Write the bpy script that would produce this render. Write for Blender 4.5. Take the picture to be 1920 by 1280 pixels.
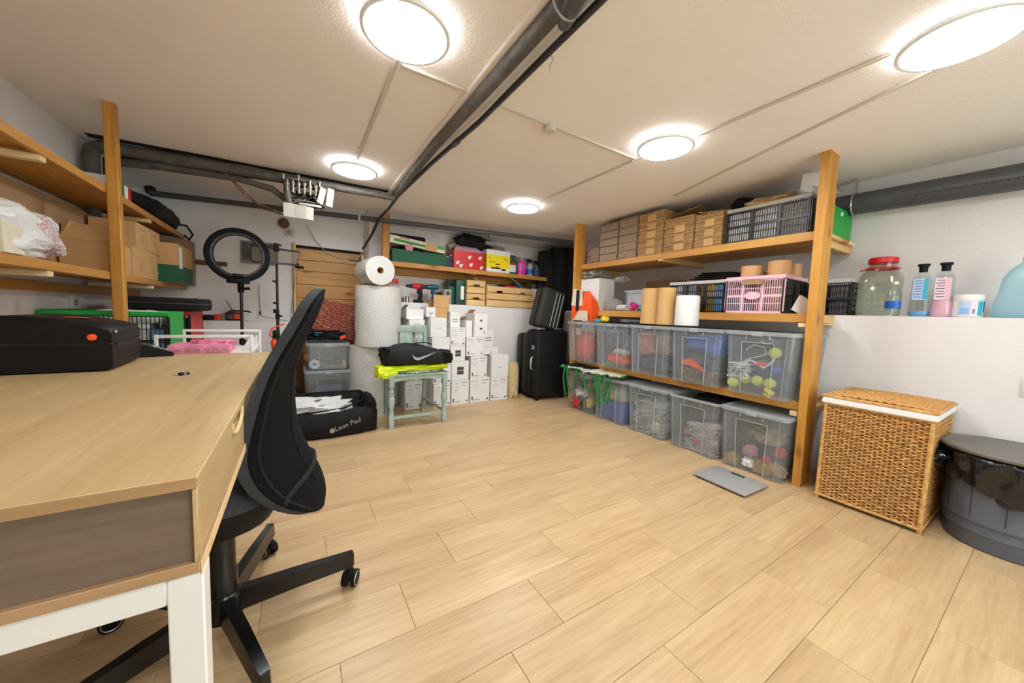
import bpy, bmesh, math, random
from mathutils import Vector, Matrix, noise
random.seed(7)
S = bpy.context.scene
for o in list(bpy.data.objects): bpy.data.objects.remove(o)
COL = S.collection
PI = math.pi
# ---------------------------------------------------------------- camera
cd = bpy.data.cameras.new('camera'); cam = bpy.data.objects.new('camera', cd); COL.objects.link(cam)
cd.sensor_width = 36.0; cd.lens = 652.0/1920*36; cd.clip_start = 0.02; cd.clip_end = 60
yw, pt, rl = 0.5551, 0.0786, -0.0366
fw = Vector((math.sin(yw)*math.cos(pt), math.cos(yw)*math.cos(pt), -math.sin(pt)))
rt = Vector((math.cos(yw), -math.sin(yw), 0)); dn = fw.cross(rt)
r2 = rt*math.cos(rl)+dn*math.sin(rl); d2 = dn*math.cos(rl)-rt*math.sin(rl)
cam.matrix_world = Matrix(((r2.x,-d2.x,-fw.x,0),(r2.y,-d2.y,-fw.y,0),(r2.z,-d2.z,-fw.z,0.97),(0,0,0,1)))
S.camera = cam
# ---------------------------------------------------------------- world, exposure
w = bpy.data.worlds.new('World'); S.world = w; w.use_nodes = True
w.node_tree.nodes['Background'].inputs[0].default_value = (0.86,0.92,1.0,1)
w.node_tree.nodes['Background'].inputs[1].default_value = 4.6
S.view_settings.view_transform = 'Standard'; S.view_settings.look = 'None'
S.view_settings.gamma = 1; S.view_settings.use_curve_mapping = False
S.view_settings.exposure = 0.47
S.cycles.transparent_max_bounces = 32
LAMP = 45.0      # ceiling lamp diffuser emission
HALO = 44.0      # back-light of the ceiling lamps
# ---------------------------------------------------------------- materials
def sr(h):
    if isinstance(h, str):
        c = [int(h[i:i+2],16)/255 for i in (0,2,4)]
        return tuple(((x/12.92) if x<=0.04045 else ((x+0.055)/1.055)**2.4) for x in c)
    return h
def nt(name):
    m = bpy.data.materials.new(name); m.use_nodes = True
    t = m.node_tree; return m, t, t.nodes['Principled BSDF']
def pbr(name, col, rough=0.5, metal=0.0, var=0.0, scale=8.0, bump=0.0, bscale=None, spec=0.5, coat=0.0):
    m, t, b = nt(name); c = sr(col)
    b.inputs['Base Color'].default_value = (*c,1); b.inputs['Roughness'].default_value = rough
    b.inputs['Metallic'].default_value = metal; b.inputs['Specular IOR Level'].default_value = spec
    b.inputs['Coat Weight'].default_value = coat
    N = t.nodes; L = t.links
    if var or bump:
        tc = N.new('ShaderNodeTexCoord')
    if var:
        n = N.new('ShaderNodeTexNoise'); n.inputs['Scale'].default_value = scale; n.inputs['Detail'].default_value = 4
        L.new(tc.outputs['Object'], n.inputs['Vector'])
        r = N.new('ShaderNodeValToRGB'); r.color_ramp.elements[0].position=.3; r.color_ramp.elements[1].position=.7
        r.color_ramp.elements[0].color = (*[x*(1-var) for x in c],1)
        r.color_ramp.elements[1].color = (*[min(1,x*(1+var)) for x in c],1)
        L.new(n.outputs['Fac'], r.inputs[0]); L.new(r.outputs[0], b.inputs['Base Color'])
    if bump:
        n2 = N.new('ShaderNodeTexNoise'); n2.inputs['Scale'].default_value = bscale or scale*6; n2.inputs['Detail'].default_value = 3
        L.new(tc.outputs['Object'], n2.inputs['Vector'])
        bp = N.new('ShaderNodeBump'); bp.inputs['Strength'].default_value = bump; bp.inputs['Distance'].default_value = .01
        L.new(n2.outputs['Fac'], bp.inputs['Height']); L.new(bp.outputs[0], b.inputs['Normal'])
    return m
def wood(name, c1, c2, axis='Y', scale=6.0, stretch=14.0, rough=0.55, knots=0.0, bump=.15, fine=1.0, jit=.1, fs=2.2, ks=1.0, kc=.8):
    m, t, b = nt(name); N=t.nodes; L=t.links; c1=sr(c1); c2=sr(c2)
    tc=N.new('ShaderNodeTexCoord'); oi=N.new('ShaderNodeObjectInfo')
    mul=N.new('ShaderNodeMath'); mul.operation='MULTIPLY'; mul.inputs[1].default_value=37.0; L.new(oi.outputs['Random'],mul.inputs[0])
    ad=N.new('ShaderNodeVectorMath'); ad.operation='ADD'; L.new(tc.outputs['Object'],ad.inputs[0])
    L.new(mul.outputs[0],ad.inputs[1])
    mp=N.new('ShaderNodeMapping'); s=[scale*stretch]*3; i='XYZ'.index(axis); s[i]=scale; 
    mp.inputs['Scale'].default_value=s; L.new(ad.outputs[0],mp.inputs['Vector'])
    n=N.new('ShaderNodeTexNoise'); n.inputs['Scale'].default_value=.35; n.inputs['Detail'].default_value=5; n.inputs['Distortion'].default_value=.6
    L.new(mp.outputs[0],n.inputs['Vector'])
    n3=N.new('ShaderNodeTexNoise'); n3.inputs['Scale'].default_value=fs; n3.inputs['Detail'].default_value=6; L.new(mp.outputs[0],n3.inputs['Vector'])
    mx=N.new('ShaderNodeMath'); mx.operation='MULTIPLY_ADD'; mx.inputs[1].default_value=.35*fine; L.new(n3.outputs['Fac'],mx.inputs[0]); 
    m2=N.new('ShaderNodeMath'); m2.operation='MULTIPLY'; m2.inputs[1].default_value=1-.35*fine; L.new(n.outputs['Fac'],m2.inputs[0]); L.new(m2.outputs[0],mx.inputs[2])
    r=N.new('ShaderNodeValToRGB'); e=r.color_ramp.elements; e[0].position=.32; e[1].position=.66
    e[0].color=(*c2,1); e[1].color=(*c1,1); L.new(mx.outputs[0],r.inputs[0])
    hs=N.new('ShaderNodeHueSaturation'); L.new(r.outputs[0],hs.inputs['Color'])
    vr=N.new('ShaderNodeMapRange'); vr.inputs[3].default_value=1-jit; vr.inputs[4].default_value=1+jit; L.new(oi.outputs['Random'],vr.inputs[0]); L.new(vr.outputs[0],hs.inputs['Value'])
    last=hs.outputs[0]
    if knots:
        v=N.new('ShaderNodeTexVoronoi'); v.inputs['Scale'].default_value=knots
        mk=N.new('ShaderNodeMapping'); sk=[1.8,1.8,1.8]; sk[i]=.8; mk.inputs['Scale'].default_value=sk; L.new(ad.outputs[0],mk.inputs['Vector']); L.new(mk.outputs[0],v.inputs['Vector'])
        rk=N.new('ShaderNodeValToRGB'); rk.color_ramp.elements[0].position=.05*ks; rk.color_ramp.elements[1].position=.13*ks
        rk.color_ramp.elements[0].color=(.35,.2,.1,1); rk.color_ramp.elements[1].color=(1,1,1,1); L.new(v.outputs['Distance'],rk.inputs[0])
        mm=N.new('ShaderNodeMix'); mm.data_type='RGBA'; mm.blend_type='MULTIPLY'; mm.inputs[0].default_value=kc
        L.new(last,mm.inputs[6]); L.new(rk.outputs[0],mm.inputs[7]); last=mm.outputs[2]
    L.new(last,b.inputs['Base Color']); b.inputs['Roughness'].default_value=rough
    if bump:
        bp=N.new('ShaderNodeBump'); bp.inputs['Strength'].default_value=bump; bp.inputs['Distance'].default_value=.004
        L.new(n3.outputs['Fac'],bp.inputs['Height']); L.new(bp.outputs[0],b.inputs['Normal'])
    return m
def clear(name, tint, alpha, rough=.25, glossy=.12, white=None):
    # thin clear plastic: mostly see-through, a little scattered light, a gloss on top
    m=bpy.data.materials.new(name); m.use_nodes=True; t=m.node_tree; N=t.nodes; L=t.links; N.clear()
    o=N.new('ShaderNodeOutputMaterial'); tr=N.new('ShaderNodeBsdfTransparent'); tr.inputs[0].default_value=(*sr(tint),1)
    df=N.new('ShaderNodeBsdfDiffuse'); df.inputs[0].default_value=(*sr(white or 'dfe4e8'),1)
    tl=N.new('ShaderNodeBsdfTranslucent'); tl.inputs[0].default_value=(*sr(white or 'dfe4e8'),1)
    a0=N.new('ShaderNodeMixShader'); a0.inputs[0].default_value=.5; L.new(df.outputs[0],a0.inputs[1]); L.new(tl.outputs[0],a0.inputs[2])
    gl=N.new('ShaderNodeBsdfGlossy'); gl.inputs['Roughness'].default_value=rough
    a=N.new('ShaderNodeMixShader'); a.inputs[0].default_value=alpha; L.new(tr.outputs[0],a.inputs[1]); L.new(a0.outputs[0],a.inputs[2])
    fr=N.new('ShaderNodeLayerWeight'); fr.inputs[0].default_value=.5; pw=N.new('ShaderNodeMath'); pw.operation='POWER'; pw.inputs[1].default_value=4.0; L.new(fr.outputs['Facing'],pw.inputs[0])
    mu=N.new('ShaderNodeMath'); mu.operation='MULTIPLY_ADD'; mu.inputs[1].default_value=.45; mu.inputs[2].default_value=.025+glossy*.1; L.new(pw.outputs[0],mu.inputs[0])
    b=N.new('ShaderNodeMixShader'); L.new(mu.outputs[0],b.inputs[0]); L.new(a.outputs[0],b.inputs[1]); L.new(gl.outputs[0],b.inputs[2])
    L.new(b.outputs[0],o.inputs[0]); return m
def emis(name,col,st):
    m,t,b=nt(name); b.inputs['Base Color'].default_value=(0,0,0,1); b.inputs['Emission Color'].default_value=(*sr(col),1); b.inputs['Emission Strength'].default_value=st; return m
M={}
def mat(k,*a,**kw):
    M[k]=pbr(k,*a,**kw); return M[k]
mat('wall','e7e1df',.85,var=.03,scale=2,bump=.25,bscale=60)
mat('ceiling','f4ede7',.95,var=.02,scale=3,bump=.18,bscale=120)
mat('grout','bfa27a',.8)
M['tile']=wood('tile','d4b68a','b29067','X',1.6,13,.36,bump=.06,fine=1.25,jit=.045,knots=2.0,fs=3.6,ks=.5,kc=.35)
M['pine']=wood('pine','cf9a48','a66b2b','Y',3,12,.5,knots=2.2,jit=.06)
M['pine_post']=wood('pine_post','d39a42','ad7029','Z',3,12,.5,knots=2.6,jit=.05)
M['pine_x']=wood('pine_x','cf9a48','a66b2b','X',3,12,.5,knots=2.2,jit=.06)
M['pine_light']=wood('pine_light','e8c48c','d0a264','X',3,12,.55,knots=2.5,jit=.08)
M['pine_cut']=wood('pine_cut','ecd0a0','d8b078','X',3,10,.6,jit=.08)
M['door_wood']=wood('door_wood','cfa05c','b37c3c','X',3,12,.5,knots=2.6,jit=.09)
M['oak']=wood('oak','c9ae80','b39566','Y',5,16,.38,bump=.06,fine=1.0,jit=.0)
M['oak_x']=wood('oak_x','b8936c','9c7852','X',5,16,.45,bump=.06,jit=.0)
M['oak_dark']=wood('oak_dark','7c6a5a','675647','X',5,18,.5,bump=.1,jit=.0)
mat('white_metal','e6e3df',.35,spec=.5)
mat('white_paint','dcdad6',.6)
mat('black_metal','0c0c0d',.28)
mat('black_plastic','0a0a0b',.5,spec=.25,bump=.1,bscale=300)
mat('black_fabric','0b0b0c',.85,bump=.5,bscale=400)
mat('dark_fabric','0c0c0e',.95,var=.1,scale=120,bump=.3,bscale=500,spec=.2)
mat('grey_fabric','3b3d40',.95,var=.2,scale=160,bump=.6,bscale=500)
mat('black_bag','0a0a0b',.65,spec=.3,var=.3,scale=14,bump=.6,bscale=22)
mat('charcoal_bag','1d1d20',.65,spec=.3,var=.25,scale=14,bump=.5,bscale=24)
mat('lime','d6e60a',.55,bump=.4,bscale=25)
mat('pipe_grey','4d4e52',.42,var=.06,scale=5)
mat('pipe_dark','2c3036',.35)
mat('insul','5c5852',.6,.2,var=.3,scale=18,bump=.8,bscale=30)
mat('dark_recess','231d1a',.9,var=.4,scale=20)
mat('steel','b9b9b8',.3,.9)
mat('brass','7d766a',.5,.35,var=.3,scale=30)
mat('tag_white','a19b90',.7)
mat('trunk','d2cabb',.6)
mat('kraft','c39a66',.8,var=.06,scale=5,bump=.08,bscale=60)
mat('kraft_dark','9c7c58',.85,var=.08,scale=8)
mat('kraft_edge','b8925f',.85,var=.3,scale=60,bump=.5,bscale=150)
mat('kraft_grey','96806a',.85,var=.15,scale=40,bump=.5,bscale=120)
mat('paper_roll','cfa56a',.8,var=.04,scale=6)
mat('green_print','1d5a3c',.7)
mat('green','0aa33a',.4); mat('green_dark','0d7a34',.45); mat('red','c81a1e',.4); mat('red_lid','d41b22',.3)
mat('pink','e8bccb',.45); mat('pink_book','e88ba8',.5,var=.2,scale=40); mat('pink_bottle','d653b0',.35)
mat('grey_lid','c9c4c0',.5)
mat('crate_black','15171b',.4)
mat('box_white','e9e7e5',.6,var=.015,scale=6)
mat('print_dark','4a4644',.7); mat('print_grey','8d8b8c',.7)
mat('foam','e6e4e2',.6,var=.05,scale=30,bump=.6,bscale=60)
mat('bubble','dcdad4',.35,var=.06,scale=60,bump=1.0,bscale=110)
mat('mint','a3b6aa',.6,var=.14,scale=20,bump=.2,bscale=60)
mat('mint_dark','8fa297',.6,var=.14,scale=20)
mat('green_tool','124a38',.45)
mat('bosch','11506a',.4); mat('orange','f0541c',.45); mat('orange_red','e4451f',.6,var=.15,scale=20,bump=.3,bscale=30)
mat('yellow','f2d810',.5); mat('blue','2f62b5',.5,var=.2,scale=20,bump=.3,bscale=30); mat('blue_dark','33506f',.7,var=.3,scale=16,bump=.4,bscale=30)
mat('light_blue','6fa8dc',.5); mat('cyan','39b5cf',.4)
mat('tennis','d7e03a',.85,bump=.6,bscale=300)
mat('cloth_white','d9d8d6',.8,var=.08,scale=20,bump=.5,bscale=30)
mat('cloth_grey','76747a',.9,var=.25,scale=12,bump=.6,bscale=24)
mat('cloth_lilac','9d96a6',.9,var=.2,scale=12,bump=.6,bscale=24)
mat('cloth_pink','c08a88',.9,var=.25,scale=12,bump=.6,bscale=24)
mat('cloth_tan','a8937c',.9,var=.25,scale=12,bump=.6,bscale=24)
mat('cloth_dark','474c55',.9,var=.35,scale=12,bump=.6,bscale=24)
mat('cream','d8cfb4',.7,var=.08,scale=20,bump=.4,bscale=30)
mat('magenta','d8148a',.4); mat('teal','2aa08c',.4)
mat('silver','a9a7a4',.35,.6); mat('wire','d6d4cf',.5); mat('wire_pink','dbc0bf',.5)
mat('red_ball','c22a2e',.35); mat('gold','b89550',.4,.5); mat('brown','6b4a30',.85,var=.3,scale=30,bump=.5,bscale=80)
mat('pine_green','2f4a30',.9,var=.5,scale=30,bump=.8,bscale=60)
mat('wicker','cf9d5c',.65,var=.35,scale=45,bump=.4,bscale=200)
mat('wicker2','ab7638',.7,var=.35,scale=40,bump=.4,bscale=200); mat('wicker_dark','7a4e22',.75,var=.35,scale=30)
mat('bin_grey','565a63',.5,bump=.08,bscale=200); mat('lid_grey','716d67',.55,var=.08,scale=5)
mat('bag_plastic','0e1118',.22,bump=.9,bscale=16,spec=.7)
mat('scale_grey','a3a2a0',.35,.1)
mat('suitcase','131315',.55,spec=.25,bump=.35,bscale=220); mat('suitcase_grey','34332f',.6,spec=.3,bump=.35,bscale=220)
mat('bag_cream','cbb588',.5,var=.2,scale=20,bump=.4,bscale=40)
mat('outlet','c7bd9c',.5)
M['print_blue2']=pbr('print_blue2','8fb4ea',.5)
mat('lamp_rim','f2f3f5',.3); mat('pipe_frame','a9adb2',.4); mat('print_light','a9abac',.5); mat('tape_brown','cf9d68',.35); mat('blue_label','1f5fc4',.35)
mat('print_blue','3a5fb0',.5); mat('liq_blue','74b0e8',.3); mat('liq_pink','f2b9c8',.3); mat('lab_blue','b9cdee',.4); mat('lab_pink','f3d3e2',.4)
M['glass_jar']=clear('glass_jar','fafcf9',.045,.08,.4,white='e6ece2')
M['bin_clear']=clear('bin_clear','fafcfd',.17,.2)
M['bin_edge']=clear('bin_edge','eef2f5',.55,.3,white='e4e8ec')
M['bin_lid']=clear('bin_lid','eef1f4',.5,.3)
M['glass']=clear('glass','eef4ee',.04,.05,.3)
M['bottle_clear']=clear('bottle_clear','f6fafa',.07,.1,.2)
M['bottle_blue']=clear('bottle_blue','d8eef4',.7,.3,.1,white='d2edf5')
M['poly']=clear('poly','f2f2f2',.4,.25,.3,white='e4e2e2')
M['film']=clear('film','888888',.5,.15,.5,white='333333')
M['screen_clear']=clear('screen_clear','e8e4dc',.10,.3,.2,white='bdb8ae')
M['lamp']=emis('lamp','f6faff',LAMP); M['halo']=emis('halo','f6faff',HALO)
M['led']=emis('led','e04a08',.7)
def checker_mat(name,c1,c2,c3,sc):
    m,t,b=nt(name); N=t.nodes; L=t.links
    tc=N.new('ShaderNodeTexCoord'); n=N.new('ShaderNodeTexWave'); n.inputs['Scale'].default_value=sc; n.inputs['Distortion'].default_value=9; n.inputs['Detail Scale'].default_value=3
    n.wave_type='BANDS'; n.bands_direction='DIAGONAL'
    L.new(tc.outputs['Object'],n.inputs['Vector']); r=N.new('ShaderNodeValToRGB'); r.color_ramp.interpolation='CONSTANT'
    e=r.color_ramp.elements; e[0].color=(*sr(c1),1); e[1].position=.45; e[1].color=(*sr(c2),1); x=e.new(.75); x.color=(*sr(c3),1)
    L.new(n.outputs['Fac'],r.inputs[0]); L.new(r.outputs[0],b.inputs['Base Color']); b.inputs['Roughness'].default_value=.8
    bp=N.new('ShaderNodeBump'); bp.inputs['Strength'].default_value=.8; bp.inputs['Distance'].default_value=.01; L.new(n.outputs['Fac'],bp.inputs['Height']); L.new(bp.outputs[0],b.inputs['Normal'])
    return m
M['woven_red']=checker_mat('woven_red','b5453c','dcae92','94503a',9)
M['red_dots']=checker_mat('red_dots','dcdad8','d2332c','e2dede',16)
M['floral']=checker_mat('floral','bcd4d8','e6e6dc','8fae9a',12)
M['string_mix']=checker_mat('string_mix','b5a53c','5c4a46','c88a8a',25)
# ---------------------------------------------------------------- mesh builder
class MB:
    def __init__(s): s.v=[]; s.f=[]; s.mi=[]; s.m=Matrix.Identity(4); s.k=0
    def at(s,x=0,y=0,z=0,rx=0,ry=0,rz=0):
        s.m=Matrix.Translation((x,y,z))@Matrix.Rotation(rz,4,'Z')@Matrix.Rotation(ry,4,'Y')@Matrix.Rotation(rx,4,'X'); return s
    def add(s,vs,fs):
        n=len(s.v); s.v+=[tuple(s.m@Vector(p)) for p in vs]; s.f+=[tuple(n+i for i in f) for f in fs]; s.mi+=[s.k]*len(fs); return s
    def mat(s,k): s.k=k; return s
    def box(s,x0,x1,y0,y1,z0,z1):
        return s.add([(x0,y0,z0),(x1,y0,z0),(x1,y1,z0),(x0,y1,z0),(x0,y0,z1),(x1,y0,z1),(x1,y1,z1),(x0,y1,z1)],
            [(0,3,2,1),(4,5,6,7),(0,1,5,4),(1,2,6,5),(2,3,7,6),(3,0,4,7)])
    def bm(s,b):
        b.verts.ensure_lookup_table(); s.add([v.co[:] for v in b.verts],[[v.index for v in f.verts] for f in b.faces]); b.free(); return s
    def rbox(s,x0,x1,y0,y1,z0,z1,r=.004,seg=2):
        b=bmesh.new(); bmesh.ops.create_cube(b,size=1)
        for v in b.verts: v.co=Vector((x0+(v.co.x+.5)*(x1-x0),y0+(v.co.y+.5)*(y1-y0),z0+(v.co.z+.5)*(z1-z0)))
        r=min(r,.49*min(x1-x0,y1-y0,z1-z0)); bmesh.ops.bevel(b,geom=b.edges[:],offset=r,segments=seg,affect='EDGES',profile=.5)
        b.verts.index_update(); return s.bm(b)
    def loft(s,loops,closed=True,c0=True,c1=True):
        n=len(loops[0]); vs=[p for l in loops for p in l]; fs=[]
        for i in range(len(loops)-1):
            for j in range(n if closed else n-1):
                a=i*n+j; b=i*n+(j+1)%n; fs.append((a,b,b+n,a+n))
        if c0: fs.append(tuple(reversed(range(n))))
        if c1: fs.append(tuple((len(loops)-1)*n+j for j in range(n)))
        return s.add(vs,fs)
    def lathe(s,pr,n=24,cx=0,cy=0,z=0,cap=True):
        return s.loft([[(cx+r*math.cos(2*PI*j/n),cy+r*math.sin(2*PI*j/n),z+h) for j in range(n)] for r,h in pr],True,cap,cap)
    def tube(s,pts,r,n=8,closed=False,caps=True,flat=1.0):
        pts=[Vector(p) for p in pts]; N=len(pts); loops=[]; up=None
        for i,p in enumerate(pts):
            a=pts[(i-1)%N] if (closed or i>0) else p; b=pts[(i+1)%N] if (closed or i<N-1) else p
            d=(b-a).normalized() if (b-a).length>1e-9 else Vector((0,0,1))
            if up is None:
                up=Vector((0,0,1)) if abs(d.z)<.9 else Vector((1,0,0))
            u=(up-d*up.dot(d)); 
            if u.length<1e-4: u=d.orthogonal()
            u.normalize(); up=u; v=d.cross(u); rr=r[i] if isinstance(r,(list,tuple)) else r
            loops.append([tuple(p+u*rr*math.cos(2*PI*j/n)*flat+v*rr*math.sin(2*PI*j/n)) for j in range(n)])
        if closed: loops.append(loops[0])
        return s.loft(loops,True,caps and not closed,caps and not closed)
    def cyl(s,a,b,r,n=16,r2=None): return s.tube([a,b],[r,r if r2 is None else r2],n)
    def prism(s,poly,a0,a1,axis='Y'):
        f={'X':lambda p,a:(a,p[0],p[1]),'Y':lambda p,a:(p[0],a,p[1]),'Z':lambda p,a:(p[0],p[1],a)}[axis]
        lp=[[f(p,a0) for p in poly],[f(p,a1) for p in poly]]
        return s.loft(lp)
    def lump(s,cx,cy,cz,rx,ry,rz,amp=.25,fr=3.0,seed=0,sub=3,flat=None):
        b=bmesh.new(); bmesh.ops.create_icosphere(b,subdivisions=sub,radius=1)
        for v in b.verts:
            d=v.co.normalized(); q=[math.copysign(abs(c)**.72,c) for c in d]
            k=1+amp*(noise.noise(Vector((d.x*fr+seed*7.1,d.y*fr-seed*3.3,d.z*fr+seed)))+.5*noise.noise(Vector((d.x*fr*2.7+seed,d.y*fr*2.7,d.z*fr*2.7-seed*5))))
            v.co=Vector((cx+q[0]*rx*k,cy+q[1]*ry*k,cz+q[2]*rz*k))
            if flat is not None: v.co.z=max(v.co.z,flat)
        b.verts.index_update(); return s.bm(b)
    def tangle(s,x0,x1,y0,y1,z0,z1,n,r=.002,seed=0,k=3,seg=14):
        rd=random.Random(seed)
        for i in range(n):
            p=Vector((rd.uniform(x0,x1),rd.uniform(y0,y1),rd.uniform(z0,z1))); a=rd.uniform(0,6.28); e=rd.uniform(-.6,.6); pts=[]
            for j in range(seg):
                pts.append(p.copy()); a+=rd.uniform(.15,.9)*(1 if i%2 else -1); e=max(-.8,min(.8,e+rd.uniform(-.4,.4)))
                p=p+Vector((math.cos(a)*math.cos(e),math.sin(a)*math.cos(e),math.sin(e)))*.03
                p=Vector((min(x1,max(x0,p.x)),min(y1,max(y0,p.y)),min(z1,max(z0,p.z))))
            s.tube(pts,r,k,caps=False)
        return s
    def crumple(s,amp,fr,seed=0):
        for i,p in enumerate(s.v):
            q=Vector(p)*fr+Vector((seed*3.1,seed,-seed*2.2)); n=noise.noise_vector(q)+.5*noise.noise_vector(q*2.3); s.v[i]=(p[0]+n.x*amp,p[1]+n.y*amp,max(0,p[2]+n.z*amp) if p[2]>=0 else p[2])
        return s
    def mesh(s,name,mats,smooth=True,ang=38):
        me=bpy.data.meshes.new(name); me.from_pydata(s.v,[],s.f); 
        for k in (mats if isinstance(mats,(list,tuple)) else [mats]): me.materials.append(M[k] if isinstance(k,str) else k)
        if any(s.mi): me.polygons.foreach_set('material_index',s.mi)
        me.update()
        if smooth:
            me.polygons.foreach_set('use_smooth',[True]*len(me.polygons)); me.set_sharp_from_angle(angle=math.radians(ang))
        return me
def thing(name,label,cat,loc=(0,0,0),rz=0,group=None,rot=None):
    o=bpy.data.objects.new(name,None); COL.objects.link(o); o.location=loc; o.rotation_euler=rot or (0,0,rz); o.empty_display_size=.02
    o['label']=label; o['category']=cat
    if group: o['group']=group
    return o
def part(name,mb,mats,parent,label=None,kind=None,loc=None,**kw):
    me=mb if isinstance(mb,bpy.types.Mesh) else mb.mesh(name,mats,**kw)
    o=bpy.data.objects.new(name,me); COL.objects.link(o); o.parent=parent
    if loc: o.location=loc
    if label: o['label']=label
    if kind: o['kind']=kind
    return o
def solo(name,mb,mats,label,cat,loc=(0,0,0),rz=0,group=None,rot=None,kind=None,**kw):
    me=mb if isinstance(mb,bpy.types.Mesh) else mb.mesh(name,mats,**kw)
    o=bpy.data.objects.new(name,me); COL.objects.link(o); o.location=loc; o.rotation_euler=rot or (0,0,rz)
    o['label']=label; o['category']=cat
    if group: o['group']=group
    if kind: o['kind']=kind
    return o
def struct(name,mb,mats,parent=None,**kw):
    me=mb.mesh(name,mats,**kw); o=bpy.data.objects.new(name,me); COL.objects.link(o)
    if parent: o.parent=parent
    else: o['kind']='structure'
    return o
def text(name,s,size,matk,parent,loc,rot,ext=.0006,align='LEFT',sx=1.0):
    c=bpy.data.curves.new('t','FONT'); c.body=s; c.size=size; c.extrude=ext; c.align_x=align; c.resolution_u=2
    t=bpy.data.objects.new('t',c); me=bpy.data.meshes.new_from_object(t); bpy.data.objects.remove(t)
    me.materials.clear(); me.materials.append(M[matk])
    o=bpy.data.objects.new(name,me); COL.objects.link(o); o.parent=parent; o.location=loc; o.rotation_euler=rot; o.scale=(sx,1,1); return o
# ================================================================ room
XL,XR,YB,YF,ZC=-1.10,3.20,4.0,-1.7,1.93
fl=struct('floor',MB().box(XL-.1,XR+.1,YF-.1,YB+.1,-.06,-.004),'grout')
TX,TY,G=.622,.2066,.0006
tiles={}
k0=int((YF-.567)/TY)-1
for k in range(k0,20):
    y0=.567+k*TY; y1=y0+TY
    if y1<YF or y0>YB: continue
    off=[.515,.09,.30][k%3]
    i0=int((XL-off)/TX)-1
    for i in range(i0,8):
        x0=off+i*TX; x1=x0+TX
        a,b,c,d=max(x0,XL)+G,min(x1,XR)-G,max(y0,YF)+G,min(y1,YB)-G
        if b-a<.02 or d-c<.02: continue
        key=(round(b-a,4),round(d-c,4))
        if key not in tiles:
            h,l=key[0]/2,key[1]/2; q=.0008
            mb=MB(); mb.loft([[(-h,-l,-.004),(h,-l,-.004),(h,l,-.004),(-h,l,-.004)],[(-h,-l,-q),(h,-l,-q),(h,l,-q),(-h,l,-q)],[(-h+q,-l+q,0),(h-q,-l+q,0),(h-q,l-q,0),(-h+q,l-q,0)]],c0=False)
            tiles[key]=mb.mesh('tile','tile',smooth=False)
        part('tile',tiles[key],None,fl,loc=((a+b)/2,(c+d)/2,0))
struct('ceiling',MB().box(XL-.1,XR+.1,YF-.1,YB+.1,ZC,ZC+.1),'ceiling')
struct('wall_left',MB().box(XL-.12,XL,YF,YB+.1,0,ZC),'wall')
# right wall: thick lower wall with a ledge, upper wall set back
mb=MB().prism([(2.98,0),(3.32,0),(3.32,ZC),(XR,ZC),(XR,1.04),(2.984,1.04),(2.98,1.036)],YF,YB+.1,'Y'); struct('wall_right',mb,'wall')
# back wall: left part with a low ledge and a hatch opening, right part with a thick lower wall
mb=MB(); mb.box(XL,-.03,3.85,4.12,0,.822); mb.box(XL,-.03,YB,4.12,.822,ZC); mb.box(-.03,.60,YB,4.12,1.56,ZC); mb.box(-.03,.60,4.09,4.12,0,1.56)
mb.box(.60,XR,YB,4.12,0,ZC); mb.prism([(.60,YB),(.64,3.9),(XR,3.9),(XR,YB)],0,ZC,'Z'); mb.box(.70,2.99,3.65,3.91,0,1.052)
mb.prism([(3.78,ZC),(YB,1.86),(YB,ZC)],XL,.6,'X'); mb.prism([(3.68,ZC),(3.9,1.86),(3.9,ZC)],.6,XR,'X')
struct('wall_back',mb,'wall')
# front wall behind the camera, with an added, unseen window for daylight fill
WX0,WX1,WZ0,WZ1=.4,2.7,.15,1.80
mb=MB(); mb.box(XL-.1,WX0,YF-.14,YF,0,ZC); mb.box(WX1,XR+.1,YF-.14,YF,0,ZC); mb.box(WX0,WX1,YF-.14,YF,0,WZ0); mb.box(WX0,WX1,YF-.14,YF,WZ1,ZC)
struct('wall_front',mb,'wall')
wn=struct('added_fill_window',MB().box(WX0,WX0+.04,YF-.1,YF-.05,WZ0,WZ1).box(WX1-.04,WX1,YF-.1,YF-.05,WZ0,WZ1).box(WX0+.04,WX1-.04,YF-.1,YF-.05,WZ0,WZ0+.04).box(WX0+.04,WX1-.04,YF-.1,YF-.05,WZ1-.04,WZ1).box(1.53,1.57,YF-.1,YF-.05,WZ0+.04,WZ1-.04),'white_paint')
part('pane',MB().box(WX0+.04,1.53,YF-.078,YF-.073,WZ0+.04,WZ1-.04),'glass',wn); part('pane',MB().box(1.57,WX1-.04,YF-.078,YF-.073,WZ0+.04,WZ1-.04),'glass',wn)
# wooden plank hatch in the back wall
dr=struct('door_1',MB().box(-.025,-.002,3.965,4.02,0,1.575).box(.575,.60,3.965,4.02,0,1.53),'pine_light')
zs=[0,.16,.33,.50,.66,.80,.93,1.055,1.185,1.315,1.42,1.53]
for a,b in zip(zs,zs[1:]):
    part('plank',MB().rbox(.0,.574,3.985,4.005,a+.0015,b-.0015,.002,1),'door_wood',dr)
part('hinge',MB().box(.46,.565,3.978,3.985,1.455,1.47).box(.555,.592,3.975,3.983,1.43,1.50).lathe([(.009,0),(.009,.07)],8,.578,3.974,1.43),'black_metal',dr)
part('hinge',MB().box(.46,.565,3.978,3.985,.455,.47).box(.555,.592,3.975,3.983,.43,.50),'black_metal',dr)
part('door_gap',MB().box(-.002,.575,4.02,4.03,1.50,1.56),'dark_recess',dr)
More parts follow.
